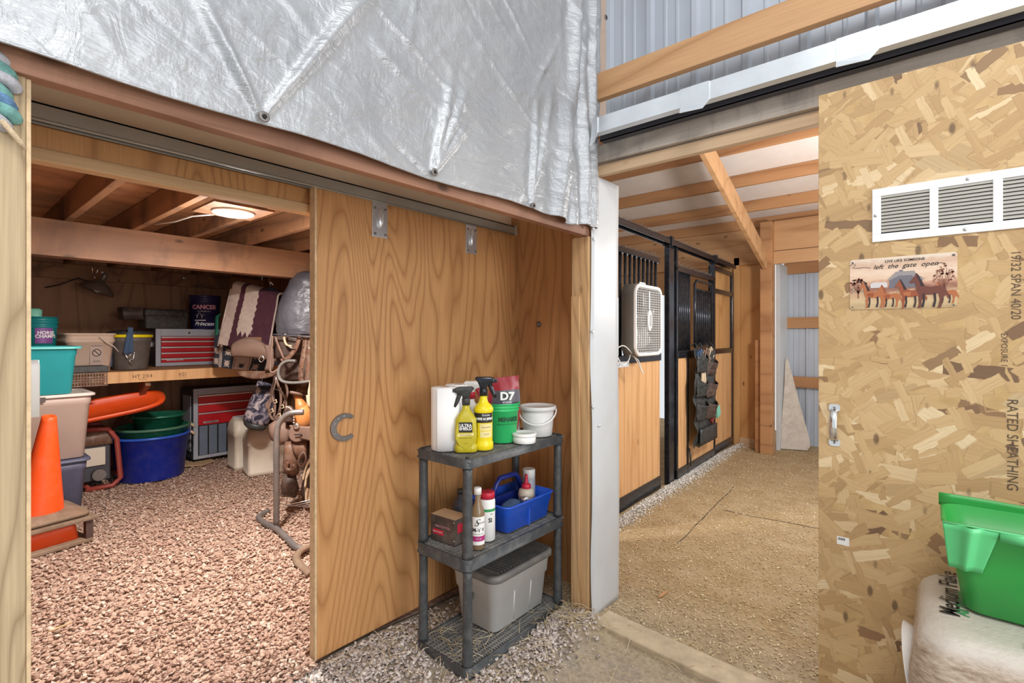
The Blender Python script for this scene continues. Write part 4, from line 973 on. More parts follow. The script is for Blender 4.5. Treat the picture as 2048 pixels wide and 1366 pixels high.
# ================================================================ AISLE: STALL FRONTS AND THINGS ON THEM
TH=math.atan(.0327)
def aisle_root(name,label,cat,off,d,z=0,group=None):
    x=-1.75-.0327*d; return thing(name,label,cat,(x+off*math.cos(TH),d+off*math.sin(TH),z),TH,group)
def boards(root,a,b,z0,z1,x0=-.045,x1=-.012,w=.14,name='boards'):
    q=MB(); y=a
    while y<b-.005:
        e=min(y+w-.004,b); q.box((x0,y,z0),(x1,e,z1)); y+=w
    return q.build(name,M['tg'],root,bevel=.002)
def bars(root,a,b,z0,z1,step=.075,r=.0105,x=-.03):
    q=MB(); n=int((b-a)/step); 
    for i in range(1,n):
        y=a+(b-a)*i/n; q.tube([(x,y,z0),(x,y,z1)],r,10)
    return q
def dustclump(q,a,b,x,z,n,g=random.Random(8)):
    for i in range(n):
        y=g.uniform(a,b); q.tube([(x+g.uniform(-.02,.02),y,z),(x+g.uniform(-.04,.04),y+g.uniform(-.03,.03),z+g.uniform(.01,.04))],.0012,4)
# panel 1 (left of the post)
t=aisle_root('stall_partition','stall front with black bars above pine boards, left of the shiny post behind the fan','stall front',0,3.05,0,'stall fronts')
L=1.28
boards(t,0,L,.13,1.185)
q=MB(); q.box((-.06,0,0.02),(0,L,.135)); q.build('bottom_rail',M['black_metal'],t,bevel=.004)
q=MB(); q.box((-.06,0,1.18),(0.004,L,1.245)); q.build('middle_rail',M['black_metal'],t,bevel=.004)
q=MB(); q.box((-.05,0,2.06),(-.01,L,2.105)); q.build('top_rail',M['black_metal'],t,bevel=.004)
for i in range(14):
    y=.08+i*.088; MB().tube([(-.03,y,1.24),(-.03,y,2.07)],.0135,10).build('bar',M['black_metal'],t)
q=MB(); dustclump(q,0,L,-.03,2.10,160); q.build('hanging_dust',M['stand'],t)['kind']='stuff'
# post
t=aisle_root('stall_post','tall black steel post between the fan stall and the stall with the organizer','post',.0,4.46)
q=MB(); q.box((-.03,.02,.0),(.02,.15,2.25)); q.build('column',M['black_metal'],t,bevel=.006)
# sliding stall door with grille
t=aisle_root('stall_door','sliding stall door with black grille over pine boards, carrying the black organizer','stall door',.035,4.63)
L=1.22
boards(t,.03,.30,.12,1.19,w=.14); boards(t,.335,L-.03,.12,1.19,w=.17)
q=MB(); q.box((-.05,0,.03),(0,L,.125)); q.build('bottom_rail',M['black_metal'],t,bevel=.004)
q=MB(); q.box((-.05,0,1.185),(0.002,L,1.255)); q.build('middle_rail',M['black_metal'],t,bevel=.004)
q=MB(); q.box((-.05,0,2.02),(0,L,2.07)); q.build('top_rail',M['black_metal'],t,bevel=.004)
for y in (.0,L-.04): 
    q=MB(); q.box((-.05,y,.03),(0,y+.04,2.25 if y else 2.3)); q.build('side_rail',M['black_metal'],t,bevel=.004)
q=MB(); q.box((-.04,.30,.03),(0.002,.333,1.2)); q.build('centre_rail',M['black_metal'],t,bevel=.003)
for i in range(7): 
    y=.065+i*.055; MB().tube([(-.02,y,1.25),(-.02,y,2.03)],.0125,10).build('bar',M['black_metal'],t)
gate=bpy.data.objects.new('feed_gate',None); COL.objects.link(gate); gate.parent=t; gate.location=(0,.47,0)
q=MB(); q.tube([(.012,0,1.28),(.012,.0,1.93),(.012,.06,1.97),(.012,.52,1.97),(.012,.56,1.93),(.012,.56,1.28)],.014,10); q.tube([(.012,0,1.30),(.012,.56,1.30)],.012,8); q.tube([(.012,0,1.88),(.012,.56,1.88)],.011,8); q.build('frame',M['black_metal'],gate)
for i in range(1,9): MB().tube([(.008,.56*i/9,1.30),(.008,.56*i/9,1.89)],.0115,8).build('bar',M['black_metal'],gate)
q=MB(); dustclump(q,0,L,-.02,2.07,160); q.build('hanging_dust',M['stand'],t)['kind']='stuff'
# third panel
t=aisle_root('stall_partition','plywood backed stall panel between the grille door and the far corner','stall front',.0,5.86)
L=.86
boards(t,.03,L-.03,.12,1.19,w=.17); 
MB().box((-.05,.03,1.25),(-.03,L-.04,2.2)).build('plywood_infill',M['ply_back'],t)
for z in (.03,1.19,1.90,2.16): 
    q=MB(); q.box((-.05,0,z),(0,L,z+(.09 if z<.1 else .055))); q.build('rail',M['black_metal'],t,bevel=.004)
for y in (0,L-.035): 
    q=MB(); q.box((-.05,y,0.02),(.0,y+.035,2.2)); q.build('side_rail',M['black_metal'],t,bevel=.004)
# overhead door track
t=aisle_root('stall_door_track','dusty black track carrying the stall doors along the top of the stalls','door track',.03,3.05,2.235)
q=MB(); q.box((-.035,0,.045),(.035,3.55,.05)); q.box((-.035,0,0),(-.03,3.55,.05)); q.box((.03,0,0),(.035,3.55,.05)); q.build('rail',M['black_metal'],t)
for y in (1.35,2.7): 
    q=MB(); q.box((-.045,y,-.01),(.045,y+.05,.075)); q.build('bracket',M['black_metal'],t,bevel=.003)
q=MB(); dustclump(q,0,3.5,0,.05,420); q.build('hanging_dust',M['stand'],t)['kind']='stuff'
# fan
d0=3.63
t=aisle_root('box_fan','dusty white box fan strapped to the stall bars','fan',.118,3.65,1.247)
FW,FH,FD=.515,.545,.105
q=MB(); q.rbox([(-FD/2,FW/2-.01,FH/2-.01,.07),(-FD/2+.008,FW/2,FH/2,.075),(FD/2-.008,FW/2,FH/2,.075),(FD/2,FW/2-.01,FH/2-.01,.07)],n=6,cap0=False,cap1=False)
hs=q.build('housing',M['fan_grey'],t,thick=.004); hs.data.transform(Matrix.Translation((0,0,FH/2))@Matrix(((0,0,1,0),(1,0,0,0),(0,1,0,0),(0,0,0,1))))
q=MB(); 
def rr_pts(hx,hy,r,n=6,x=0):
    out=[]
    for cx_,cy_,a0 in ((1,1,0),(-1,1,90),(-1,-1,180),(1,-1,270)):
        for j in range(n+1):
            a=R(a0+90*j/n); out.append((x,cx_*(hx-r)+r*math.cos(a),FH/2+cy_*(hy-r)+r*math.sin(a)))
    return out
q.tube(rr_pts(FW/2-.012,FH/2-.012,.07,x=FD/2),.014,8,closed=True); q.build('front_frame',M['white'],t)
q=MB()
for i in range(27):
    z=.03+i*(FH-.06)/26; q.box((FD/2-.002,-FW/2+.02,z-.0014),(FD/2+.004,FW/2-.02,z+.0014))
for i in range(13):
    y=-FW/2+.03+i*(FW-.06)/12; q.box((FD/2-.003,y-.002,.03),(FD/2+.006,y+.002,FH-.03))
q.build('front_grille',M['bucket_white'],t)
q=MB(); q.lathe([(.062,0),(.062,.008),(.05,.014)],28,(0,0,0),M=Matrix.Rotation(PI/2,3,'Y')@Matrix.Scale(1,3)); hb=q.build('hub_badge',M['white'],t); hb.location=(FD/2+.003,0,FH/2); hb.scale=(1,.7,1.35)
q=MB(); q.tube([(.0135,.03*math.cos(a),.03*math.sin(a)) for a in [2*PI*i/16 for i in range(16)]],.003,6,closed=True); q.box((.013,-.003,-.022),(.016,.003,.022)); q.build('badge_emblem',M['stand'],hb)
for y in (-.16,0,.06): 
    q=MB(); q.box((FD/2+.004,y-.012,.36),(FD/2+.009,y+.006,.50)); 
    if y==0: q.build('switch_strip',M['white'],t)
q=MB()
for k in range(5):
    a=2*PI*k/5; q.grid(lambda u,v:(-.02+.05*(v-.5)+.01*u,(.05+.17*u)*math.cos(a+.9*(v-.5)),FH/2+(.05+.17*u)*math.sin(a+.9*(v-.5))),8,6)
q.lathe([(.055,-.04),(.055,.03)],20,(0,0,FH/2),M=Matrix.Rotation(PI/2,3,'Y')); q.build('blades',M['grey_tote'],t,thick=.002)
MB().box((-FD/2+.002,-FW/2+.02,.02),(-FD/2+.004,FW/2-.02,FH-.02)).build('rear_grille',M['carton'],t)
q=MB(); q.tube([(0,-.06,FH),(0,-.045,FH+.022),(0,.045,FH+.022),(0,.06,FH)],.007,8); q.build('carry_handle',M['white'],t)
t=aisle_root('fan_ledge','small white bracket ledge on the middle rail below the fan','ledge',.03,3.28,1.195)
q=MB(); q.box((-.03,-.15,0),(.05,.22,.012)); q.box((.04,-.15,-.03),(.05,.22,0)); q.build('ledge',M['white_paint'],t,bevel=.002)
t=aisle_root('power_cord','loose white fan cord looping below the fan over the rail','cord',.10,3.40,1.16)
q=MB(); q.tube(crv([(-.02,-.18,.12),(.03,-.12,.17),(.04,.0,.12),(.03,.16,.02),(.02,.26,-.06),(.015,.24,-.02),(.02,.16,.06),(.0,.05,.10)]),.0042,6); q.tube(crv([(0,-.15,.10),(.03,-.12,.03),(.03,-.02,.06),(.02,.04,.12)]),.004,6); q.build('cord',M['white'],t)
# organizer
t=aisle_root('hanging_organizer','black cloth organizer with stuffed pockets hanging on the stall door','organizer',.085,5.19,.30)
q=MB()
def og(u,v):
    y=-.32+.62*u; z=.98*v; d=.03+.035*abs(math.sin(v*PI*4))*(.5+.5*math.sin(u*PI*2)**2)+.03*mnoise.noise((u*5,v*9,2))
    zz=z+.03*mnoise.noise((u*6,0,0))*(1-v); e=.03*mnoise.noise((3,v*7,u*2)); return (d, y*(1-.06*math.sin(v*9))+e, zz)
q.grid(og,40,90); q.build('cloth',M['black_plastic'],t,thick=.008)
for k,(u0,z0,h) in enumerate(((-.31,.74,.17),(.0,.70,.15),(-.31,.50,.16),(-.01,.47,.16),(-.31,.27,.17),(-.01,.25,.17))):
    q=MB(); q.grid(lambda u,v:(.055+.065*math.sin(PI*u)*(.35+.65*v)+.012*mnoise.noise((u*6,v*6,k)),u0+.30*u,z0+h*v-.03*v*math.sin(PI*u)),14,10); q.build('pocket',M['leather_dark'] if k%2 else M['bag_dark'] if 'bag_dark' in M else M['black_plastic'],t,thick=.006)
q=MB(); q.grid(lambda u,v:(.075,-.27+.54*u,.02+.16*v-.04*u*0),4,4); q.build('bottom_flap',M['black_plastic'],t,thick=.01)
q=MB()
for y in (-.25,-.1,.08,.25): q.tube([(.05,y,.97),(.02,y,1.03),(-.02,y,1.0)],.006,6)
q.build('hanging_loops',M['black_plastic'],t)
def coil(name,label,cat,off,d,z,r,m,turns=3,th=.009):
    t=aisle_root(name,label,cat,off,d,z); q=MB(); n=turns*16
    q.tube([(.012*math.sin(i*.7)+.02*i/n,r*math.cos(2*PI*i/16)*(1+.12*math.sin(i*.9)),r*math.sin(2*PI*i/16)*(1+.1*math.cos(i*.5))) for i in range(n)],th,6); q.build('rope',M[m],t); return t
coil('coiled_lead_rope','brown lead rope coiled in the top of the black organizer','rope',.14,5.13,1.20,.075,'leather_pale')
coil('coiled_lead_rope','blue lead rope coiled at the left of the organizer top','rope',.13,4.99,1.21,.055,'strap')
coil('coiled_lead_rope','white lead rope looped at the right of the organizer top','rope',.12,5.34,1.22,.06,'rope')
t=aisle_root('folded_cloth','cream folded cloth in the upper pocket of the black organizer','cloth',.13,5.06,.95)
q=MB(); q.grid(lambda u,v:(.02*math.sin(PI*u),-.02+.14*u*(1-.3*v),.10*v-.03*math.sin(PI*u)),8,6); q.build('cloth',M['rope'],t,thick=.015)
t=aisle_root('grooming_brush','wooden red brush with green bristles in the lowest organizer pocket','brush',.14,5.44,.56)
q=MB(); q.obox((0,-.06,-.02),(.03,.13,.045),(R(35),0,0)); q.build('handle',M['brush_red'],t,bevel=.006)
q=MB(); q.obox((.01,.085,.03),(.035,.10,.11),(R(20),0,0)); q.build('bristles',M['mint'],t,bevel=.008)
t=aisle_root('pull_strap','short dark strap hanging from the centre rail of the grille door','strap',.045,4.95,.08)
q=MB(); q.tube([(0,0,.20),(.01,0,.12),(.012,0,.03)],[.01,.017,.012],8,flat=.6); q.build('strap',M['black_plastic'],t)
# leaning board
p=PX(1590,912,z=0)
t=thing('leaning_board','tapered off-white mud spattered board leaning on the steel siding','board',(-1.315,6.95,0),R(20))
q=MB(); q.prism([(-.155,0),(.135,0),(.165,.05),(.16,.15),(.06,.60),(.0,.90),(-.055,1.15),(-.08,1.08),(-.095,.80),(-.14,.30)],-.01,.01); o=q.build('board',plain('spattered board',(.56,.50,.43),.8,var=.1,dust=.5,dustcol=(.25,.17,.1),scale=5),t,bevel=.003); o.rotation_euler=(R(-9),0,0)
# ================================================================ TACK ROOM CONTENTS
def PT(px,py,tt):
    s,c=math.sin(YAW),math.cos(YAW); return Vector(((-s*1000+c*(px-1024))*tt/1000,(c*1000+s*(px-1024))*tt/1000,CH+(672-py)*tt/1000))
class VF:
    """thing facing across the room: local x to the right, y into the room, z up"""
    def __init__(s,name,label,cat,px,py,tt,group=None):
        s.px,s.py,s.t=px,py,tt; s.root=thing(name,label,cat,PT(px,py,tt),YAW,group)
    def p(s,px,py,d=0):
        k=(s.t+d)/1000   # same sight line, d metres further in
        c=s.t/1000
        return Vector(((px-1024)*k-(s.px-1024)*c, d, (672-py)*k-(672-s.py)*c))
    def poly(s,pts,d=0): return [s.p(a,b,d) for a,b in pts]
# workbench
t=thing('workbench','pine workbench with stamped front board along the tack room back wall','workbench',(-5.40,1.0,0))
q=MB(); q.box((-1.34,-1.4,1.05),(-.04,1.85,1.085)); q.build('top',M['pine_bench'] if 'pine_bench' in M else M['purlin'],t)
q=MB(); q.box((-.04,-1.4,.99),(0,1.85,1.088)); fb=q.build('front_board',M['tg'],t,bevel=.002)
for px,bd in ((285,'HT 2X4'),(365,'KD')):
    p=PX(px,752,x=-5.40); text(bd,.045,fb,M['ink_soft'],(.001,p.y-1.0,1.04),right=(0,1,0),up=(0,0,1)) 
    text('SPF STUD',.014,fb,M['ink_soft'],(.001,p.y-1.0,1.012),right=(0,1,0),up=(0,0,1))
for y in (.33,-.9): 
    q=MB(); q.beam((-.05,y,.99),(-1.30,y,.35),.04,.09); q.build('brace',M['beam_y'],t)
for y in (-1.35,1.80): q=MB(); q.box((-.14,y-.04,.0),(-.05,y+.04,1.05)); q.build('leg',M['beam_y'],t)
ZB=1.089
# upper tool chest
def chest(name,label,x,y0,y1,z,h,d,rows,brand_row,open_from=None):
    t=thing(name,label,'tool chest',(x,(y0+y1)/2,z)); L=(y1-y0)/2
    q=MB(); q.box((-d,-L,0),(0,L,h)); q.build('cabinet',M['dark_enamel'],t,bevel=.004)
    f=.045
    q=MB(); q.box((0,-L,0),(.012,-L+f,h)); q.box((0,L-f,0),(.012,L,h)); q.box((0,-L+f,0),(.012,L-f,.035)); q.box((0,-L+f,rows[-1][1] if rows[-1][1]<h-.03 else h-.03),(.012,L-f,h)); q.build('front_frame',M['grey_enamel'],t,bevel=.003)
    for a,b in rows:
        dr=MB().box((0,-L+f+.003,a+.002),(.010,L-f-.003,b-.002)).build('drawer',M['red'],t,bevel=.002)
        q=MB(); q.box((.010,-L+f+.003,b-.020),(.022,L-f-.003,b-.006)); q.build('drawer_pull',M['grey_enamel'] if 0 else M['galv'],dr,bevel=.002)
    a=rows[brand_row][0]
    q=MB(); q.box((.0105,-L+f+.05,a+.02),(.0125,-L+f+.20,a+.040)); nb=q.build('name_plate',M['galv'],t); text('CRAFTSMAN',.017,nb,M['ink'],(.013,-L+f+.125,a+.030),right=(0,1,0),up=(0,0,1),bold=.0005,sx=1.1)
    return t,L
t,L=chest('tool_chest','grey tool chest with five slim red drawers, on the workbench',-6.08,1.55,2.15,ZB,.385,.26,[(.035,.085),(.085,.145),(.145,.205),(.205,.265),(.265,.310)],0)
q=MB(); q.box((-.20,-L-.012,.20),(-.16,-L,.25)); q.build('side_latch',M['chrome'],t); MB().lathe([(.012,0),(.012,.004)],4,(.0125,0,.345),M=Matrix.Rotation(PI/2,3,'Y')).build('key_lock',M['ink'],t)
# lower rolling chest
t,L=chest('rolling_tool_chest','grey rolling tool cabinet with three red drawers, under the workbench',-6.08,1.89,2.62,.07,.76,.36,[(.36,.50),(.50,.60),(.60,.69)],0)
MB().box((.0125,-L+.047,.037),(.014,L-.047,.358)).build('lower_door',M['dark'],t)
for i in range(7):
    y=-L+.055+i*.095; q=MB(); q.box((.014,y,.04),(.019,y+.080,.355)); q.build('door_slat',plain('blue grey slat',(.13,.16,.21),.5) if i==0 else bpy.data.materials['blue grey slat'],t,bevel=.002)
q=MB(); q.box((-.30,-L-.008,.08),(-.06,-L,.68)); q.build('side_panel',M['grey_enamel'],t,bevel=.002)
for x in (-.05,-.31):
    for y in (-L+.06,L-.06):
        q=MB(); q.lathe([(.032,-.012),(.032,.012)],16,(x,y,-.035),M=Matrix.Rotation(PI/2,3,'Y')); q.build('caster',M['black_plastic'],t)
# black case
t=thing('black_case','black plastic case lying on top of the workbench tool chest','case',(-6.20,1.60,ZB+.387))
q=MB(); q.rbox([(0,.13,.19,.02),(.13,.135,.195,.02),(.135,.14,.2,.02),(.19,.138,.198,.02),(.20,.13,.19,.02)],(0,.05,0)); q.build('case',M['black_plastic'],t,bevel=.003)
q=MB(); q.rbox([(.09,.10,.09,.01),(.21,.10,.10,.01)],(.0,-.22,0)); q.build('side_block',M['carton'],t)
# navy pail
t=thing('navy_pail','navy pail with pink and white lettering, on top of the tool chest','bucket',(-6.16,2.03,ZB+.387),R(72))
bucket(t,.130,.152,.365,M['navy_bucket'],lip=.006,bail=.003,bail_ang=-60)
text('CANCER',.062,t,M['pink_ink'],(-.05,0,.235),wrap=.147,bold=.0025); text('we beat you to it',.018,t,M['white_ink'],(-.05,0,.192),wrap=.145); text('Princess',.058,t,M['white_ink'],(-.05,0,.055),wrap=.139,shear=.4,bold=.0006)
for s_ in (-1,1):
    q=MB(); q.tube([(.146*math.sin(a_/.146-.35),-.146*math.cos(a_/.146-.35),.14+z_) for a_,z_ in [(s_*(.002+.022*math.sin(k*.5)*k/12+.004*k),.035*math.cos(k*.5)*(1-k/18)) for k in range(13)]],.0022,5); q.build('crown_emblem',M['white_ink'],t)
q=MB(); wraplabel(q,.1415,-.72,.05,.090,.098,n=14); q.build('crown_band',M['white_ink'],t)
# buckets
t=thing('grey_bucket','dark grey lidded bucket wrapped in blue webbing straps, on the workbench','bucket',(-5.78,1.275,ZB),R(78))
bucket(t,.135,.165,.33,M['grey_bucket'])
q=MB(); q.lathe([(.158,.330),(.175,.328),(.176,.345),(.10,.365),(.001,.37)],32,cap1=False); q.build('lid',M['black_plastic'],t)
q=MB(); q.lathe([(.172,.298),(.176,.300),(.176,.322),(.172,.324)],32,cap0=False,cap1=False); q.build('yellow_band',M['yellow'],t)
q=MB(); q.grid(lambda u,v:((-.02+.04*u),-.181-.002*math.sin(v*3)+.035*(1-v)-.005,.15+.24*v),3,12); q.grid(lambda u,v:((-.055+.035*u+.03*v),-.178+.03*(1-v)-.01,.14+.20*v),3,8); q.grid(lambda u,v:((-.16+.03*u-.0*v),-.075-.01*v,.03+.31*v),3,10)
q.build('strap',M['strap'],t,thick=.004)
q=MB(); q.tube([(-.05,-.175,.17),(-.02,-.185,.11),(.0,-.18,.14),(.03,-.175,.16),(.02,-.18,.10),(-.01,-.185,.09),(.02,-.18,.05)],.004,6); q.build('buckle',M['chrome'],t)
t=thing('square_bucket','beige square bucket with a printed warning panel, on the workbench','bucket',(-5.72,.93,ZB),R(12))
q=MB(); q.rbox([(0,.135,.145,.04),(.005,.14,.15,.045),(.25,.160,.170,.05),(.253,.168,.178,.055),(.285,.17,.18,.055),(.287,.163,.173,.05),(.315,.166,.176,.05),(.320,.176,.186,.055),(.335,.176,.186,.055),(.333,.166,.176,.05),(.02,.14,.15,.04)],n=6); q.build('body',M['beige'],t)
q=MB(); q.box((.1495,-.02,.05),(.1600,.075,.24)); lb=q.build('warning_panel',M['taupe'],t)
q=MB(); q.tube([(.1615,.028+.03*math.cos(a),.165+.03*math.sin(a)) for a in [2*PI*i/16 for i in range(16)]],.003,5,closed=True); q.beam((.1615,.01,.185),(.1615,.048,.145),.004,.005); q.build('warning_symbol',M['ink'],lb)
text('WARNING',.018,lb,M['ink'],(.161,.028,.225),right=(0,1,0)); text('DANGER\nKEEP AWAY',.012,lb,M['ink'],(.161,.028,.09),right=(0,1,0))
q=MB(); q.tube([(.176,.04,.30),(.20,.08,.26),(.195,.14,.22),(.185,.18,.17)],.005,6); q.build('bail_handle',M['taupe_lid'],t)
# perforated basket hooked over bench front
t=thing('perforated_basket','brown perforated plastic basket tray hooked on the workbench front','basket',(-5.33,.845,.985))
q=MB(); q.box((-.20,-.20,.115),(.045,.175,.165)); q.build('tray_rim',M['black_plastic'],t,bevel=.006)
q=MB()
for i in range(20): 
    y=-.19+.355*i/19; q.box((.026,y-.004,.0),(.034,y+.004,.115))
for z in (0,.03,.05,.07,.10): q.box((.024,-.195,z),(.036,.17,z+.011))
q.build('lattice_front',M['leather'],t)
# little crate and pail stack
t=thing('dark_crate','dark plastic crate on the workbench, under the small teal pail','crate',(-5.62,.68,ZB))
q=MB(); q.rbox([(0,.12,.15,.01),(.19,.13,.16,.01),(.19,.12,.15,.01),(.01,.11,.14,.01)]); q.build('crate',M['black_plastic'],t)
t=thing('teal_pail','small teal pail with a purple label, on the dark crate','bucket',(-5.60,.635,ZB+.012),R(80))
bucket(t,.085,.108,.455,M['teal_dark'],lip=.01)
q=MB(); wraplabel(q,.1035,-.25,.85,.24,.40); lb=q.build('label',plain('purple label',(.22,.07,.30),.5),t)
text('HORSE\nCHAMPS',.036,lb,M['white_ink'],(.42,0,.31),wrap=.1045,bold=.001); 
t=thing('feed_scoop','mint green scoop standing in the small teal pail','scoop',(-5.60,.60,ZB+.30))
q=MB(); q.rbox([(.0,.05,.035,.02),(.22,.06,.045,.03),(.235,.045,.03,.025)]); q.build('scoop',M['mint'],t)
# totes stacked on the left
def tote(name,label,cx_,cy_,z,hx,hy,h,mat,lidmat=None,rimmat=None,open_=False):
    t=thing(name,label,'tote',(cx_,cy_,z)); k=.86
    secs=[(0,hx*k-.01,hy*k-.01,.03),(.006,hx*k,hy*k,.035),(h*.82,hx*.965,hy*.965,.045),(h*.83,hx*.985,hy*.985,.045),(h*.955,hx,hy,.05)]
    if open_: secs+=[(h*.96,hx+.02,hy+.02,.06),(h,hx+.02,hy+.02,.06),(h,hx-.008,hy-.008,.045),(h*.5,hx*.9,hy*.9,.04),(.01,hx*.84,hy*.84,.03)]
    q=MB(); q.rbox(secs,n=6); q.build('bin',mat,t)
    if not open_:
        q=MB(); q.rbox([(h*.95,hx+.018,hy+.018,.06),(h*.955,hx+.022,hy+.022,.062),(h*.985,hx+.020,hy+.020,.06),(h,hx+.005,hy+.005,.055),(h*1.0,hx-.03,hy-.03,.045),(h*.985,hx-.035,hy-.035,.04)],n=6); q.build('lid',lidmat or mat,t)
        q=MB(); q.box((hx+.018,-.10,h*.90),(hx+.030,.02,h*.975)); q.build('latch',M['carton'],t,bevel=.003)
    else:
        q=MB(); q.rbox([(h*.955,hx+.024,hy+.024,.062),(h*1.004,hx+.025,hy+.025,.062),(h*1.004,hx+.002,hy+.002,.05),(h*.955,hx+.001,hy+.001,.05),(h*.955,hx+.024,hy+.024,.062)],n=6,cap0=False,cap1=False); q.build('rim',rimmat,t)
    return t
tote('storage_tote','navy grey lidded tote on the gravel, lowest of the stack',-5.07,.545,.015,.21,.27,.475,M['navy'],M['navy'])
tote('storage_tote','taupe lidded tote with pale lid, on the navy tote and beneath the teal one',-5.07,.555,.492,.22,.285,.485,M['taupe'],M['taupe_lid'])
tote('storage_tote','open teal tub on the taupe tote, top of the stack',-4.98,.53,.978,.18,.22,.345,M['teal'],None,M['teal_light'],True)
t=thing('plastic_strip','white plastic strip fixed to the back of the near left post','bracket',(-2.0,.213,1.165))
q=MB(); q.rbox([(0,.012,.012,.004),(.15,.012,.012,.004),(.165,.010,.010,.004)],(0,0,0)); q.build('strip',M['white'],t)
q=MB(); q.box((-.012,-.13,.0),(.012,-.012,.03)); q.box((.0,-.13,.0),(.545,-.11,.03)); q.build('bracket_arm',M['white'],t)
# traffic cone on its stand
cb=PT(79,1035,3.30); 
t=thing('traffic_cone','orange traffic cone with dusty square base, on a low orange block','traffic cone',(cb.x,cb.y,.205),R(12))
q=MB(); q.lathe([(.128,.015),(.122,.03),(.040,.665),(.038,.69),(.030,.695),(.028,.66)],36,cap0=False); c_=q.build('cone',M['orange'],t)
q=MB(); q.rbox([(0,.205,.205,.05),(.02,.205,.205,.05),(.026,.195,.195,.05),(.045,.14,.14,.13)],n=7); q.build('base',M['dusty_brown'],t)
c_.rotation_euler=(0,R(9.5),0)
t.rotation_euler=(0,R(2.5),R(12))
t=thing('cone_stand','dusty brown and orange low block standing under the traffic cone','block',(cb.x,cb.y,.012),R(12))
q=MB(); q.box((-.21,-.21,.0),(.21,.21,.03)); q.build('foot',M['dusty_brown'],t,bevel=.008)
q=MB(); q.rbox([(.03,.16,.16,.03),(.16,.14,.14,.03)]); q.build('orange_body',M['orange'],t)
q=MB(); q.box((-.23,-.23,.15),(.23,.23,.178)); q.build('top_slab',M['dusty_brown'],t,bevel=.008)
for sx in (-1,1):
    for sy in (-1,1): 
        q=MB(); q.box((sx*.19-.02,sy*.19-.02,.03),(sx*.19+.02,sy*.19+.02,.15)); q.build('leg',M['leather_dark'],t)
# red frame generator and orange sled
t=thing('generator','red tube framed portable generator beneath the orange sled','generator',(-5.72,1.06,.0),R(0))
q=MB(); q.tube([(.0,-.12,.04),(.0,.07,.04),(.0,.13,.10),(.0,.10,.46),(.0,.04,.56),(.0,-.12,.57)],.022,10); q.tube([(-.40,-.12,.04),(-.40,.07,.04),(-.40,.13,.10),(-.40,.10,.46),(-.40,.04,.56),(-.40,-.12,.57)],.022,10)
q.tube([(0,.13,.12),(-.4,.13,.12)],.018,8); q.tube([(0,.07,.52),(-.4,.07,.52)],.018,8); q.tube([(0,-.10,.05),(-.4,-.10,.05)],.018,8); q.build('frame',plain('dull red tube',(.30,.05,.035),.45),t)
q=MB(); q.rbox([(.42,.20,.14,.03,-.2,-.06),(.55,.17,.13,.03,-.2,-.06)]); q.build('fuel_tank',M['leather'],t)
q=MB(); q.box((-.36,-.16,.10),(-.02,.06,.42)); q.build('engine',M['dark_enamel'],t,bevel=.01)
q=MB(); q.box((-.02,-.14,.24),(-.0,.02,.40)); q.build('control_panel',M['jug'],t,bevel=.004)
q=MB(); q.lathe([(.05,0),(.05,.05)],20,(-.01,-.03,.16),M=Matrix.Rotation(PI/2,3,'Y')); q.build('starter_cap',M['stand'],t)
for x in (-.05,-.35): 
    q=MB(); q.box((x-.04,-.12,.0),(x+.04,.05,.03)); q.build('foot',M['black_plastic'],t)
t=thing('orange_sled','long orange plastic sled laid over the generator and the stack','sled',(-5.62,1.16,.665),0)
q=MB(); 
def sled(u,v):
    a=2*PI*u; ex=.14*math.copysign(abs(math.sin(a))**.7,math.sin(a)); ey=.42*math.copysign(abs(math.cos(a))**.6,math.cos(a)); k=(1,1.0,.86,.80,.02)[v]; z=(.0,.035,.03,.0,.0)[v]
    return (ex*k, ey*k-.10+(0 if v<4 else 0), z+.10+ey*k*.17)
rings=[[sled(i/40,v) for i in range(40)] for v in range(5)]
q.loft(rings,cap0=False,cap1=True); q.build('hull',M['orange'],t,thick=.006)
for o in t.children: o.rotation_euler=(0,R(28),0)
# tubs
def tub(name,label,x,y,z,rb,rt,h,mat,rim,rz=0,hd=True):
    t=thing(name,label,'tub',(x,y,z),rz)
    q=MB(); q.lathe([(rb*.96,0),(rb,.006),(rt,h-.02),(rt+.012,h-.018),(rt+.013,h),(rt-.006,h),(rb-.008,.012),(.001,.012)],44,cap1=False); q.build('body',mat,t)
    q=MB(); q.lathe([(rt+.010,h-.022),(rt+.018,h-.02),(rt+.019,h-.002),(rt+.008,h+.002),(rt-.004,h)],44,cap0=False,cap1=False); q.build('rim',rim,t)
    if hd:
        for s_ in (-1,1): MB().tube([(s_*(rt+.015),-.06,h-.01),(s_*(rt+.05),-.04,h-.05),(s_*(rt+.05),.04,h-.05),(s_*(rt+.015),.06,h-.01)],.008,8).build('rope_handle',M['rope'],t)
    return t
bx,by=-5.93,1.475
tub('rubber_tub','large deep blue muck tub on the gravel under the workbench',bx,by,.015,.275,.315,.425,M['navy_tub'],plain('blue rim',(.03,.10,.50),.35),R(75))
tub('rubber_tub','wide dark green tub nested in the blue muck tub',bx+.0,by+.02,.10,.255,.298,.415,M['green_tub'],plain('dusty green rim',(.07,.17,.11),.5),R(75))
tub('rubber_tub','smaller glossy green tub, on top of the nested tubs',bx-.02,by+.07,.42,.165,.215,.20,M['green_tub'],M['green_tub'],0,False)
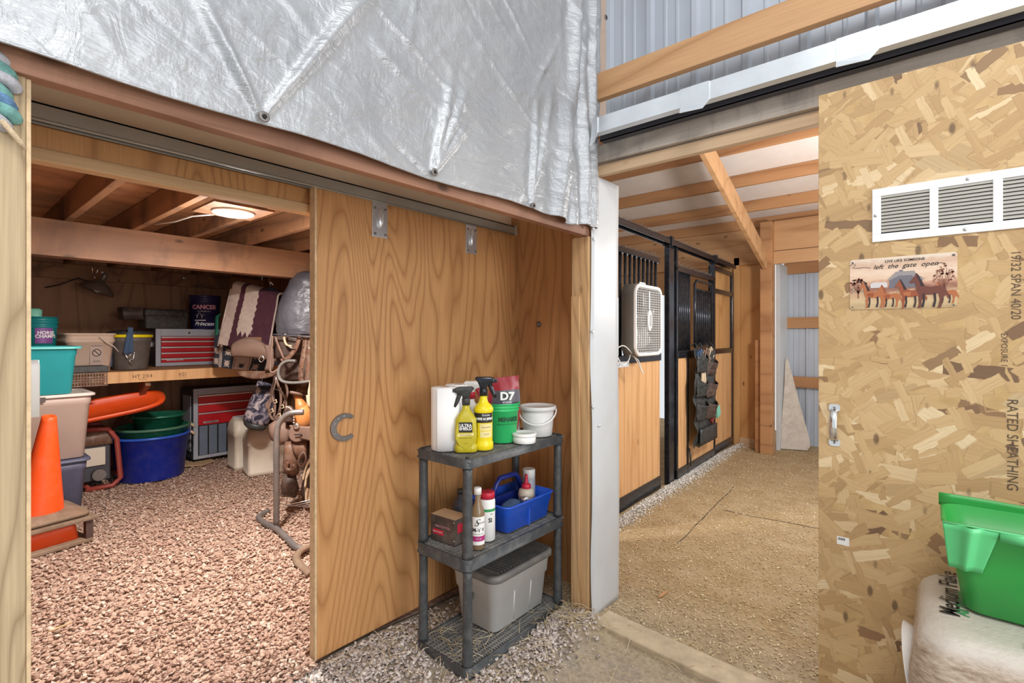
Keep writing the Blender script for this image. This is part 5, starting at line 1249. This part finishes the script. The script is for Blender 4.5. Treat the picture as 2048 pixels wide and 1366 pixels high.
# feed containers
def jug(label,x,y,rz,w_,d_,h):
    t=thing('feed_container',label,'container',(x,y,.01),rz,'cream feed containers')
    q=MB(); q.rbox([(0,d_-.02,w_-.02,.03),(.02,d_,w_,.04),(.05,d_,w_,.04),(.055,d_-.006,w_-.006,.04),(h*.66,d_-.006,w_-.006,.04),(h*.67,d_,w_,.04),(h*.80,d_*.98,w_*.98,.05),(h*.93,d_*.75,w_*.9,.06),(h,d_*.5,w_*.75,.05)],n=6); q.build('body',M['jug'],t,sub=0)
    q=MB(); q.rbox([(h*.96,d_*.45,w_*.72,.05),(h*.965,d_*.55,w_*.8,.06),(h*1.02,d_*.5,w_*.75,.06)],n=6); q.build('lid',M['bucket_white'],t)
    return t
jug('cream feed container with slanted lid, beside the rolling tool cabinet',-5.60,2.20,R(-5),.115,.15,.53)
jug('wide cream feed container, just behind the saddle stand post',-5.22,2.27,R(-12),.185,.16,.47)
# clamp lamp
V=VF('clamp_lamp','unlit metal clamp lamp hanging from a wire hook by the back wall','lamp',193,540,4.95)
t=V.root
q=MB(); c=V.p(196,578); Mx=Matrix.Rotation(R(16),3,'Y')@Matrix.Rotation(R(-14),3,'X')
q.lathe([(.020,.10),(.035,.085),(.045,.07),(.09,.045),(.135,.0),(.14,-.03),(.142,-.032),(.137,-.03),(.13,0),(.085,.04),(.03,.07)],32,c,M=Mx,cap1=True); q.build('shade',M['lampglass'],t,fixn=False)
q=MB(); q.lathe([(.022,.085),(.024,.15),(.02,.17)],16,c,M=Mx); q.build('socket',M['steel'],t)
q=MB(); q.lathe([(.01,.05),(.03,.02),(.032,-.01),(.02,-.03),(.003,-.036)],16,c,M=Mx); q.build('bulb',M['white'],t)
q=MB(); q.tube([V.p(182,531),V.p(194,530),V.p(196,540),V.p(190,552),V.p(186,550),V.p(188,545),V.p(190,560)],.004,6); q.tube([V.p(186,552),V.p(184,533),V.p(182,520)],.004,6); q.build('hook',M['chrome'],t)
q=MB(); q.tube([V.p(180,566),V.p(157,556),V.p(140,562),V.p(118,570),V.p(92,575),V.p(60,577,.3)],.006,6); q.build('cord',M['black_plastic'],t)
# ceiling light
t=thing('ceiling_light','lit round recessed ceiling lamp on a square plate between the joists','ceiling light',(-3.10,1.17,2.13))
q=MB(); q.box((-.17,-.16,-.012),(.17,.16,0)); q.build('mount_plate',M['joist'],t)
q=MB(); q.lathe([(.108,-.012),(.110,-.022),(.098,-.028),(.092,-.024)],40,cap0=False,cap1=False); q.build('trim_ring',M['white'],t)
q=MB(); q.lathe([(.092,-.024),(.088,-.027),(.001,-.028)],40); q.build('lens',M['led'],t)
q=MB(); q.tube([(-.10,.0,-.005),(-.35,-.10,-.0),(-.6,-.12,-.0),(-.95,-.14,.03)],.005,6); q.build('cable',M['white'],t)
# bolts on ledger
for px in (205,368):
    p=PX(px,545+(px-205)*.065,x=-6.70); t=thing('carriage_bolt','round bolt head in the dark ledger board, '+('left one above the clamp lamp' if px<300 else 'right one above the black case'),'bolt',p); MB().lathe([(.02,0),(.018,.006),(.008,.012)],14,M=Matrix.Rotation(PI/2,3,'Y')).build('head',M['galv'],t)
# ---- saddle rack arms from the side wall
t=thing('saddle_rack','wooden saddle rack arm reaching out from the tack room side wall','saddle rack',(-4.75,2.90,0))
MB().box((-.05,-1.0,1.30),(.05,0,1.39)).build('arm',M['beam_y'],t,bevel=.005); MB().box((.62,-.66,1.34),(.72,0,1.43)).build('arm',M['beam_y'],t,bevel=.005)
MB().beam((0,-.05,.90),(0,-.75,1.31),.04,.07).build('brace',M['beam_y'],t); MB().beam((.67,-.05,.95),(.67,-.6,1.35),.04,.07).build('brace',M['beam_y'],t)
def quad(V,tl,tr,bl,br,d0=0,d1=0,bulge=.03,n=0):
    tl,tr,bl,br=[V.p(*a,d0) for a in (tl,tr,bl,br)]
    def f(u,v):
        p=(bl*(1-u)+br*u)*(1-v)+(tl*(1-u)+tr*u)*v; p=p+Vector((0,-bulge*math.sin(PI*u)**.5*1.0+.012*mnoise.noise((u*3,v*3,n)),0)); return p
    return f
def blanket(V,tl,tr,bl,br,pick,mats,depth=.16,nu=60,nv=60,bulge=.02,thick=.02):
    f=quad(V,tl,tr,bl,br,bulge=bulge); q=MB()
    def g_(u,v):
        # front face (v 0-.62), over the fold (.62-.74), back face
        if v<.62: return f(u,v/.62)
        if v<.76:
            a=(v-.62)/.14*PI; p=f(u,1); return p+Vector((0,depth/2*(1-math.cos(a)),.05*math.sin(a)))
        p=f(u,1-(v-.76)/.24*.8); return p+Vector((0,depth,0))
    mats_f(q,g_,nu,nv,lambda u,v: pick(u,min(1,v/.62)))
    return q.build('blanket',mats,V.root,thick=thick)
V=VF('saddle_pad','navy and cream saddle pad with woven stars, beneath the striped blanket','saddle pad',480,715,4.75)
def star(cu,cv,u,v,r):
    a,b=abs(u-cu)/r,abs(v-cv)/(r*2.1); return (a+b<.8) or (a<.45 and b<.45) or (abs(a-b)<.16 and a+b<1.5)
def pick(u,v):
    v=v*1.0
    for s_ in (.14,.17,.44,.47,.70,.73):
        if abs(u-s_)<.012: return 1
    if .48<u<.69: return 0 if (star(.585,.62,u,v,.065) or star(.585,.15,u,v,.065)) else 1
    for cu,cv in ((.30,.62),(.30,.18),(.84,.60),(.84,.15),(.06,.62),(.06,.22)):
        if star(cu,cv,u,v,.075): return 1
    return 0
blanket(V,(432,680),(548,695),(431,733),(528,742),pick,[M['navy_wool'],M['cream_wool']],.2,120,90,.05,.03)
q=MB(); q.tube([V.p(441,628,.14),V.p(434,634,.12),V.p(433,680,.06),V.p(432,735,.0)],[.02,.03,.03,.02],8,flat=.5); q.build('lining_edge',M['green_tub'],V.root)
V=VF('saddle_blanket','folded maroon and cream striped wool saddle blanket, draped on the rack','saddle blanket',490,640,4.60)
def pick(u,v):
    zz=.012*math.sin(v*55)
    if u<.22+zz*.4: return 0
    if u<.33+zz*.4-.0*v: return 1
    if u<.62+zz: 
        return 0 if v>.20+.10*abs(((u-.33)*11)%1-.5)*2 else 1
    return 1 if u<.985 else 0
blanket(V,(467,573),(556,597),(437,688),(538,706),pick,[M['cream_wool'],M['maroon_wool']],.22,110,80,.03,.022)
q=MB(); q.tube([V.p(463,578),V.p(448,640),V.p(437,692)],.018,6,flat=.5); q.tube([V.p(470,572,.02),V.p(455,640,-.01),V.p(443,694,-.01)],.012,6,flat=.5); q.build('folded_edge',M['cream_wool'],V.root)
# covered saddle
V=VF('covered_saddle','saddle under a wrinkled grey vinyl cover, top of the saddle rack','saddle',595,610,4.30)
q=MB(); rings=[]
rowsd=[(541,588,650,.05),(546,582,652,.12),(560,572,655,.17),(585,561,658,.20),(610,550,660,.22),(640,545,662,.23),(658,545,662,.23),(668,548,660,.22),(671,552,656,.20)]
for k,(py,xl,xr,dp) in enumerate(rowsd):
    a=V.p(xl,py); b=V.p(xr,py); c=(a+b)/2; hx=(b-a).x/2; ring=[]
    for j in range(48):
        th=2*PI*j/48; w_=1+.07*mnoise.noise((math.cos(th)*2.3,math.sin(th)*2.3,py*.02))+.05*mnoise.noise((math.cos(th)*6,math.sin(th)*6,py*.06))
        ring.append((c.x+hx*math.cos(th)*w_, .10+dp*math.sin(th)*w_, c.z+.012*mnoise.noise((th*2,py*.1,0))))
    rings.append(ring)
rr2=[]
for i in range(len(rings)-1):
    for s_ in range(4):
        f_=s_/4; rr2.append([tuple(a*(1-f_)+b*f_+(.010*mnoise.noise((b*9,a*11,i+f_)) if ax<2 else 0) for ax,(a,b) in enumerate(zip(p1,p2))) for p1,p2 in zip(rings[i],rings[i+1])])
rr2.append(rings[-1]); q.loft(rr2,cap0=True,cap1=True); q.build('vinyl_cover',M['bag_film'],V.root,sub=1)
q=MB(); q.tube([V.p(547,669,-.14),V.p(580,671,-.17),V.p(628,674,-.17),V.p(650,668,-.14)],.008,6); q.build('cover_hem',M['bag_film'],V.root)
t=V.root
# leather below the cover
def flatstrap(mb,pts,w_=.03,th=.004):
    """flat band through points; width lies across x"""
    n=len(pts); vs=[]
    for i,p in enumerate(pts):
        a=pts[max(0,i-1)]; b=pts[min(n-1,i+1)]; t_=(b-a).normalized(); s_=t_.cross(Vector((0,1,0)))
        s_=s_.normalized() if s_.length>.05 else Vector((1,0,0))
        nn=Vector((0,1,0))
        vs+= [p+s_*w_/2-nn*th/2,p-s_*w_/2-nn*th/2,p-s_*w_/2+nn*th/2,p+s_*w_/2+nn*th/2]
    fs=[]
    for i in range(n-1):
        for j in range(4): fs.append((i*4+j,i*4+(j+1)%4,(i+1)*4+(j+1)%4,(i+1)*4+j))
    fs+=[(0,3,2,1),((n-1)*4,(n-1)*4+1,(n-1)*4+2,(n-1)*4+3)]; mb.add(vs,fs,0,True)
d=-.13
q=MB(); flatstrap(q,crv(V.poly([(611,672),(609,700),(603,735),(602,758),(606,767),(612,764),(616,745),(618,700),(620,676)],d)),.042,.006); q.build('stirrup_leather',M['leather'],t)
q=MB(); 
for py in (695,715,738,755): q.sphere(V.p(607-(py-690)*.05,py,d-.006),.005,6)
q.build('strap_holes',M['dark'],t)
q=MB(); q.tube(crv(V.poly([(592,722),(575,722),(562,730),(557,745),(562,760),(576,765),(600,765),(622,762)],d-.03)),.018,10,flat=.7); q.build('stirrup',M['stirrup'],t)
q=MB(); flatstrap(q,crv(V.poly([(600,670),(592,695),(577,715),(562,722)],d)),.036,.005); flatstrap(q,crv(V.poly([(550,672),(556,690),(565,712),(570,722)],d)),.02,.005); q.build('latigo_straps',M['leather'],t)
q=MB(); flatstrap(q,crv(V.poly([(545,672),(543,700),(540,735),(544,745),(556,738),(562,728)],d-.02)),.016,.004); q.build('rein_loop',M['leather_pale'],t)
q=MB(); q.grid(lambda u,v:V.p(548+70*u,672+45*v-10*u*v,-.02-.05*math.sin(PI*u)),10,6); q.grid(lambda u,v:V.p(556+75*u,700+60*v,.06-.04*math.sin(PI*u)),10,6); q.build('skirt',M['leather_dark'],t,thick=.012)
q=MB(); q.tube(crv(V.poly([(571,668),(569,678),(574,690),(584,692)],d-.01)),.014,8,flat=.6); q.build('cinch_ring',M['rope'],t)
q=MB(); q.tube(V.poly([(573,690),(580,695),(590,697)],d-.02),.004,6); q.tube(crv(V.poly([(522,712),(518,718),(522,724),(528,718),(524,711)],d-.05)),.004,6); q.tube(crv(V.poly([(619,684),(616,692),(621,697),(624,690)],d)),.004,6); q.build('buckles',M['chrome'],t)
V=VF('saddle_skirt','dusty brown leather saddle skirt lying over the star woven pad','saddle skirt',505,690,4.42)
q=MB(); q.grid(lambda u,v:V.p(463+90*u, 712-38*v*math.sin(PI*min(1,.12+u*.9))**.6+2*u+8*u*u, -.03*math.sin(PI*v)+.02),20,8); q.build('skirt',M['leather_pale'],V.root,thick=.02)
q=MB(); q.grid(lambda u,v:V.p(475+85*u,742+(16*math.sin(PI*(.15+u*.75)))*v,.02),16,4); q.build('lower_fender',M['leather'],V.root,thick=.015)
q=MB(); q.grid(lambda u,v:V.p(528+16*u+6*math.sin(v*3),690+50*v,-.03+.01*u),4,10); q.build('side_flap',M['leather_pale'],V.root,thick=.012)
# halter
V=VF('rope_halter','pale halter and lead straps hanging on a clip below the rack','halter',550,790,4.35)
q=MB()
for pts in ([(550,752),(546,775),(541,800),(537,820),(545,838),(556,838),(560,820)],[(552,755),(560,780),(570,795),(572,815),(565,835),(556,842)],[(549,760),(543,790),(550,810),(548,835)],[(560,775),(562,800),(558,825),(548,842)],[(570,765),(575,785),(568,808)],[(540,800),(533,812),(540,824)]):
    flatstrap(q,crv(V.poly(pts)),.020,.008)
q.build('straps',M['leather_pale'],V.root)
q=MB(); q.tube(V.poly([(553,750),(551,765),(547,782)]),.007,8); q.tube(V.poly([(551,778),(566,784)]),.004,6); q.build('snap_clip',M['chrome'],V.root)
q=MB(); 
for a,b in ((548,802),(562,812),(541,820),(556,830)): q.tube(V.poly([(a,b),(a+4,b-3),(a+6,b+3),(a+1,b+5)],-.01),.006,6)
q.build('knots',M['rope'],V.root)
# camo bag
V=VF('camouflage_bag','blue grey camouflage cloth bag with black bottom, hanging before the tool cabinet','bag',520,800,4.72)
rows_=[(761,516,547,.03),(770,513,548,.05),(790,505,549,.07),(810,497,545,.08),(830,490,538,.085),(838,489,534,.085)]
q=MB(); rings=[]
for py,a,b,dp in rows_:
    A=V.p(a,py); B=V.p(b,py+(b-a)*.28); c=(A+B)/2
    rings.append([tuple(c+(B-A)/2*math.cos(2*PI*j/24)*(1+.05*mnoise.noise((j*.9,py*.1,0)))+Vector((0,dp*math.sin(2*PI*j/24),0))) for j in range(24)])
q.loft(rings); q.build('cloth',M['camo'],V.root)
q=MB(); rings=[]
for py,a,b,dp in [(837,488,534,.09),(846,490,531,.09),(852,494,527,.07)]:
    A=V.p(a,py); B=V.p(b,py+(b-a)*.28); c=(A+B)/2
    rings.append([tuple(c+(B-A)/2*math.cos(2*PI*j/24)+Vector((0,dp*math.sin(2*PI*j/24),0))) for j in range(24)])
q.loft(rings); q.build('black_bottom',M['black_plastic'],V.root)
# lariat
V=VF('coiled_lariat','cream braided rope coil hanging at the edge of the sliding door','rope',632,780,4.0)
q=MB()
for k in range(9): q.tube(crv(V.poly([(640,705+k*2),(630+k*.6,730),(622+k*.8,760),(620+k,785),(634,790-k)],-.02+.012*(k%3))),.010,6)
q.build('coil',M['rope'],V.root)
q=MB(); q.tube(crv(V.poly([(640,770),(626,768),(619,782),(622,800),(634,808),(645,800)],-.04)),.014,8); q.tube(crv(V.poly([(617,790),(620,808),(632,815),(645,812)],-.05)),.020,8); q.build('wrap',M['rope'],V.root)
# western saddle on stand
V=VF('western_saddle','tan western saddle with tall horn, on the grey tube stand behind the door edge','saddle',600,850,3.95)
t=V.root
# swell (pommel): bulging fork
q=MB(); c=V.p(609,834,.05)
q.sphere(c,1,24,sc=(.082,.10,.115)); q.build('swell',M['leather_tan'],t)
q=MB(); q.tube([V.p(605,822,.03),V.p(601,808,.03),V.p(597,798,.03),V.p(594,789,.03)],[.060,.042,.027,.030],16)
q.build('horn_neck',M['leather_tan'],t)
q=MB(); cc=V.p(593,787,.02); q.lathe([(.002,-.018),(.040,-.014),(.046,-.004),(.042,.006),(.002,.012)],24,cc,M=Matrix.Rotation(R(12),3,'Y')@Matrix.Rotation(R(-18),3,'X'),sx=1.15,sy=1.3); q.build('horn_cap',M['leather_pale'],t)
q=MB(); q.grid(lambda u,v:V.p(569+20*u, 845-(34*v)*math.sin(PI*(.25+.5*u)), -.05+.05*u),10,8); q.build('gullet_lining',M['leather_dark'],t,thick=.02)
q=MB()
for k in range(12):
    a=k/11; q.sphere(V.p(573+15*math.sin(a*1.8),812+2+30*a*a*1.05,-.085),.008,6)
q.build('stitching',M['cream_wool'],t)
# jockey / skirt
q=MB(); q.grid(lambda u,v:V.p(580+62*u+4*v,850+(30*v)*(1-.15*math.sin(u*5))+3*math.sin(PI*u), -.07-.06*math.sin(PI*u)*1+.0*v),18,8); q.build('skirt',M['leather_tan2'] if 'leather_tan2' in M else M['leather_pale'],t,thick=.014)
q=MB(); q.lathe([(.062,0),(.062,.008),(.055,.012)],24,V.p(594,868,-.11),M=Matrix.Rotation(PI/2,3,'X')); q.build('rigging_plate',M['leather_pale'],t)
q=MB(); q.lathe([(.026,0),(.024,.008),(.012,.014),(.002,.015)],20,V.p(593,852,-.128),M=Matrix.Rotation(PI/2,3,'X')); q.build('concho',M['chrome'],t)
q=MB(); a=V.p(597,869,-.135); q.box((a.x-.030,a.y-.004,a.z-.006),(a.x+.030,a.y,a.z+.004)); q.build('rigging_slot',M['dark'],t,bevel=.002)
def blob(V,pts,d,mat,name,par,th=.02,bul=.03,n=1):
    """flat leather piece from an outline, slightly domed"""
    P=[V.p(a,b,d) for a,b in pts]; c=sum(P,Vector())/len(P); k=len(P); q=MB(); vs=[]
    for f_ in (0,.35,.7,1):
        for p in P: w=c+(p-c)*f_; vs.append((w.x,w.y-bul*(1-f_*f_),w.z))
    fs=[((i)*k+j,(i)*k+(j+1)%k,(i+1)*k+(j+1)%k,(i+1)*k+j) for i in (1,2) for j in range(k)]+[(k+j for j in range(k))]
    fs[-1]=tuple(fs[-1]); q.add(vs[0:],fs,0,True); return q.build(name,mat,par,thick=th)
blob(V,[(583,880),(600,884),(612,888),(614,905),(606,917),(596,914),(588,902)],-.07,M['leather'],'cinch_billet',t)
blob(V,[(541,850),(552,843),(570,846),(580,856),(582,884),(560,888),(545,878),(540,864)],.02,M['leather_pale'],'saddle_pad_lobe',t,.03,.05)
blob(V,[(572,884),(590,882),(596,915),(597,945),(590,953),(576,952),(568,935),(570,905)],-.03,M['leather'],'fender',t,.02,.05)
blob(V,[(572,950),(590,952),(594,975),(590,990),(572,988),(568,972)],-.03,M['leather_dark'],'stirrup_hood',t,.05,.06)
q=MB(); q.tube(crv(V.poly([(576,925),(574,937),(582,940),(590,935),(585,930)],-.10)),.012,8); q.build('leather_roll',M['leather'],t)
q=MB(); q.tube(crv(V.poly([(600,912),(596,926),(604,932),(612,918),(608,905),(600,912)],-.12)),.008,8); q.build('cinch_dee',M['leather_pale'],t)
blob(V,[(606,895),(632,890),(634,960),(626,1008),(607,1000),(604,980),(610,950)],-.02,M['leather_dark'],'far_fender',t,.02,.03)
q=MB(); q.grid(lambda u,v:V.p(610+14*u,976+28*v,-.07),3,4); q.build('strap_lining',M['rope'],t,thick=.006)
q=MB()
for pts in ([(634,880),(625,900),(622,915),(612,935),(606,960)],[(636,900),(628,925),(615,945),(610,975)],[(634,918),(620,940),(612,958)],[(628,905),(632,925),(622,945)]): q.tube(crv(V.poly(pts,-.12)),.008,6)
q.build('saddle_strings',M['rope'],t)
q=MB(); flatstrap(q,crv(V.poly([(626,960),(628,1010),(626,1060),(628,1082)],-.06)),.05,.006); q.build('long_strap',M['leather_dark'],t)
q=MB(); q.tube(V.poly([(556,945),(552,975),(548,1000)],.1),[.015,.02,.006],8,flat=.5); q.build('fringe',M['black_plastic'],t)
# stand
base=PX(553,1057,z=.02)
t=thing('saddle_stand','dusty grey tube saddle stand with a wire shelf near its foot','saddle stand',(base.x,base.y,0))
Lc=lambda px,py,z: PX(px,py,z=z)-Vector((base.x,base.y,0))
zz=.03
foot=[Lc(536,1022,zz),Lc(518,1034,zz),Lc(530,1047,zz),Lc(553,1058,zz),Lc(575,1078,zz),Lc(592,1094,zz),Lc(612,1098,zz),Lc(634,1090,zz)]
q=MB(); q.tube(crv(foot),.021,10); q.build('foot_tube',M['stand'],t)
top=PT(560,880,3.66)-Vector((base.x,base.y,0))
up=[Vector((0,0,.03)),Vector((0,0,.45)),Vector((0,0.005,.72)),Vector((.02,.03,.80)),Vector((.07,.07,.845)),Vector((.12,.14,.85))]
q=MB(); q.tube(crv(up),.021,12); q.build('upright_tube',M['stand'],t)
q=MB(); q.box((.12,.30,.74),(.30,.80,.77)); q.build('saddle_rest',M['stand'],t,bevel=.005)
q=MB(); q.tube([(.30,.72,.03),(.25,.72,.75)],.02,10); q.tube([(-.05,.45,.03),(.55,.80,.03)],.02,10); q.build('rear_leg',M['stand'],t)
q=MB()
for i in range(9): q.tube([(.03+.05*i,.04+.03*i,.18),(.10+.05*i,.55+.03*i,.18)],.003,5)
for i in range(4): q.tube([(.03+.02*i,.05+.15*i,.18),(.45+.02*i,.30+.15*i,.18)],.003,5)
q.build('wire_shelf',M['chrome'],t)
q=MB(); q.tube(crv([PX(632,1092,z=.03)-Vector((base.x,base.y,0)),PX(612,1096,z=.04)-Vector((base.x,base.y,0)),PX(596,1108,z=.04)-Vector((base.x,base.y,0)),PX(594,1122,z=.03)-Vector((base.x,base.y,0)),PX(606,1136,z=.02)-Vector((base.x,base.y,0)),PX(622,1150,z=.02)-Vector((base.x,base.y,0))]),.024,10,flat=.7); q.build('curved_foot',M['dusty_brown'],t)
# blue jug and flashlight behind
V=VF('blue_container','dark blue container on the rack, between the blanket and vinyl cover','container',540,580,5.1)
q=MB(); a=V.p(540,590); q.rbox([(0,.06,.06,.02),(.10,.06,.06,.02),(.13,.04,.04,.02)],(a.x,a.y,a.z-.06)); q.build('body',M['blue_dark'] if 'blue_dark' in M else M['strap'],V.root)
q=MB(); q.tube(V.poly([(537,553),(541,563),(545,572)],-.05),[.018,.018,.024],12); q.build('chrome_nozzle',M['chrome'],V.root)
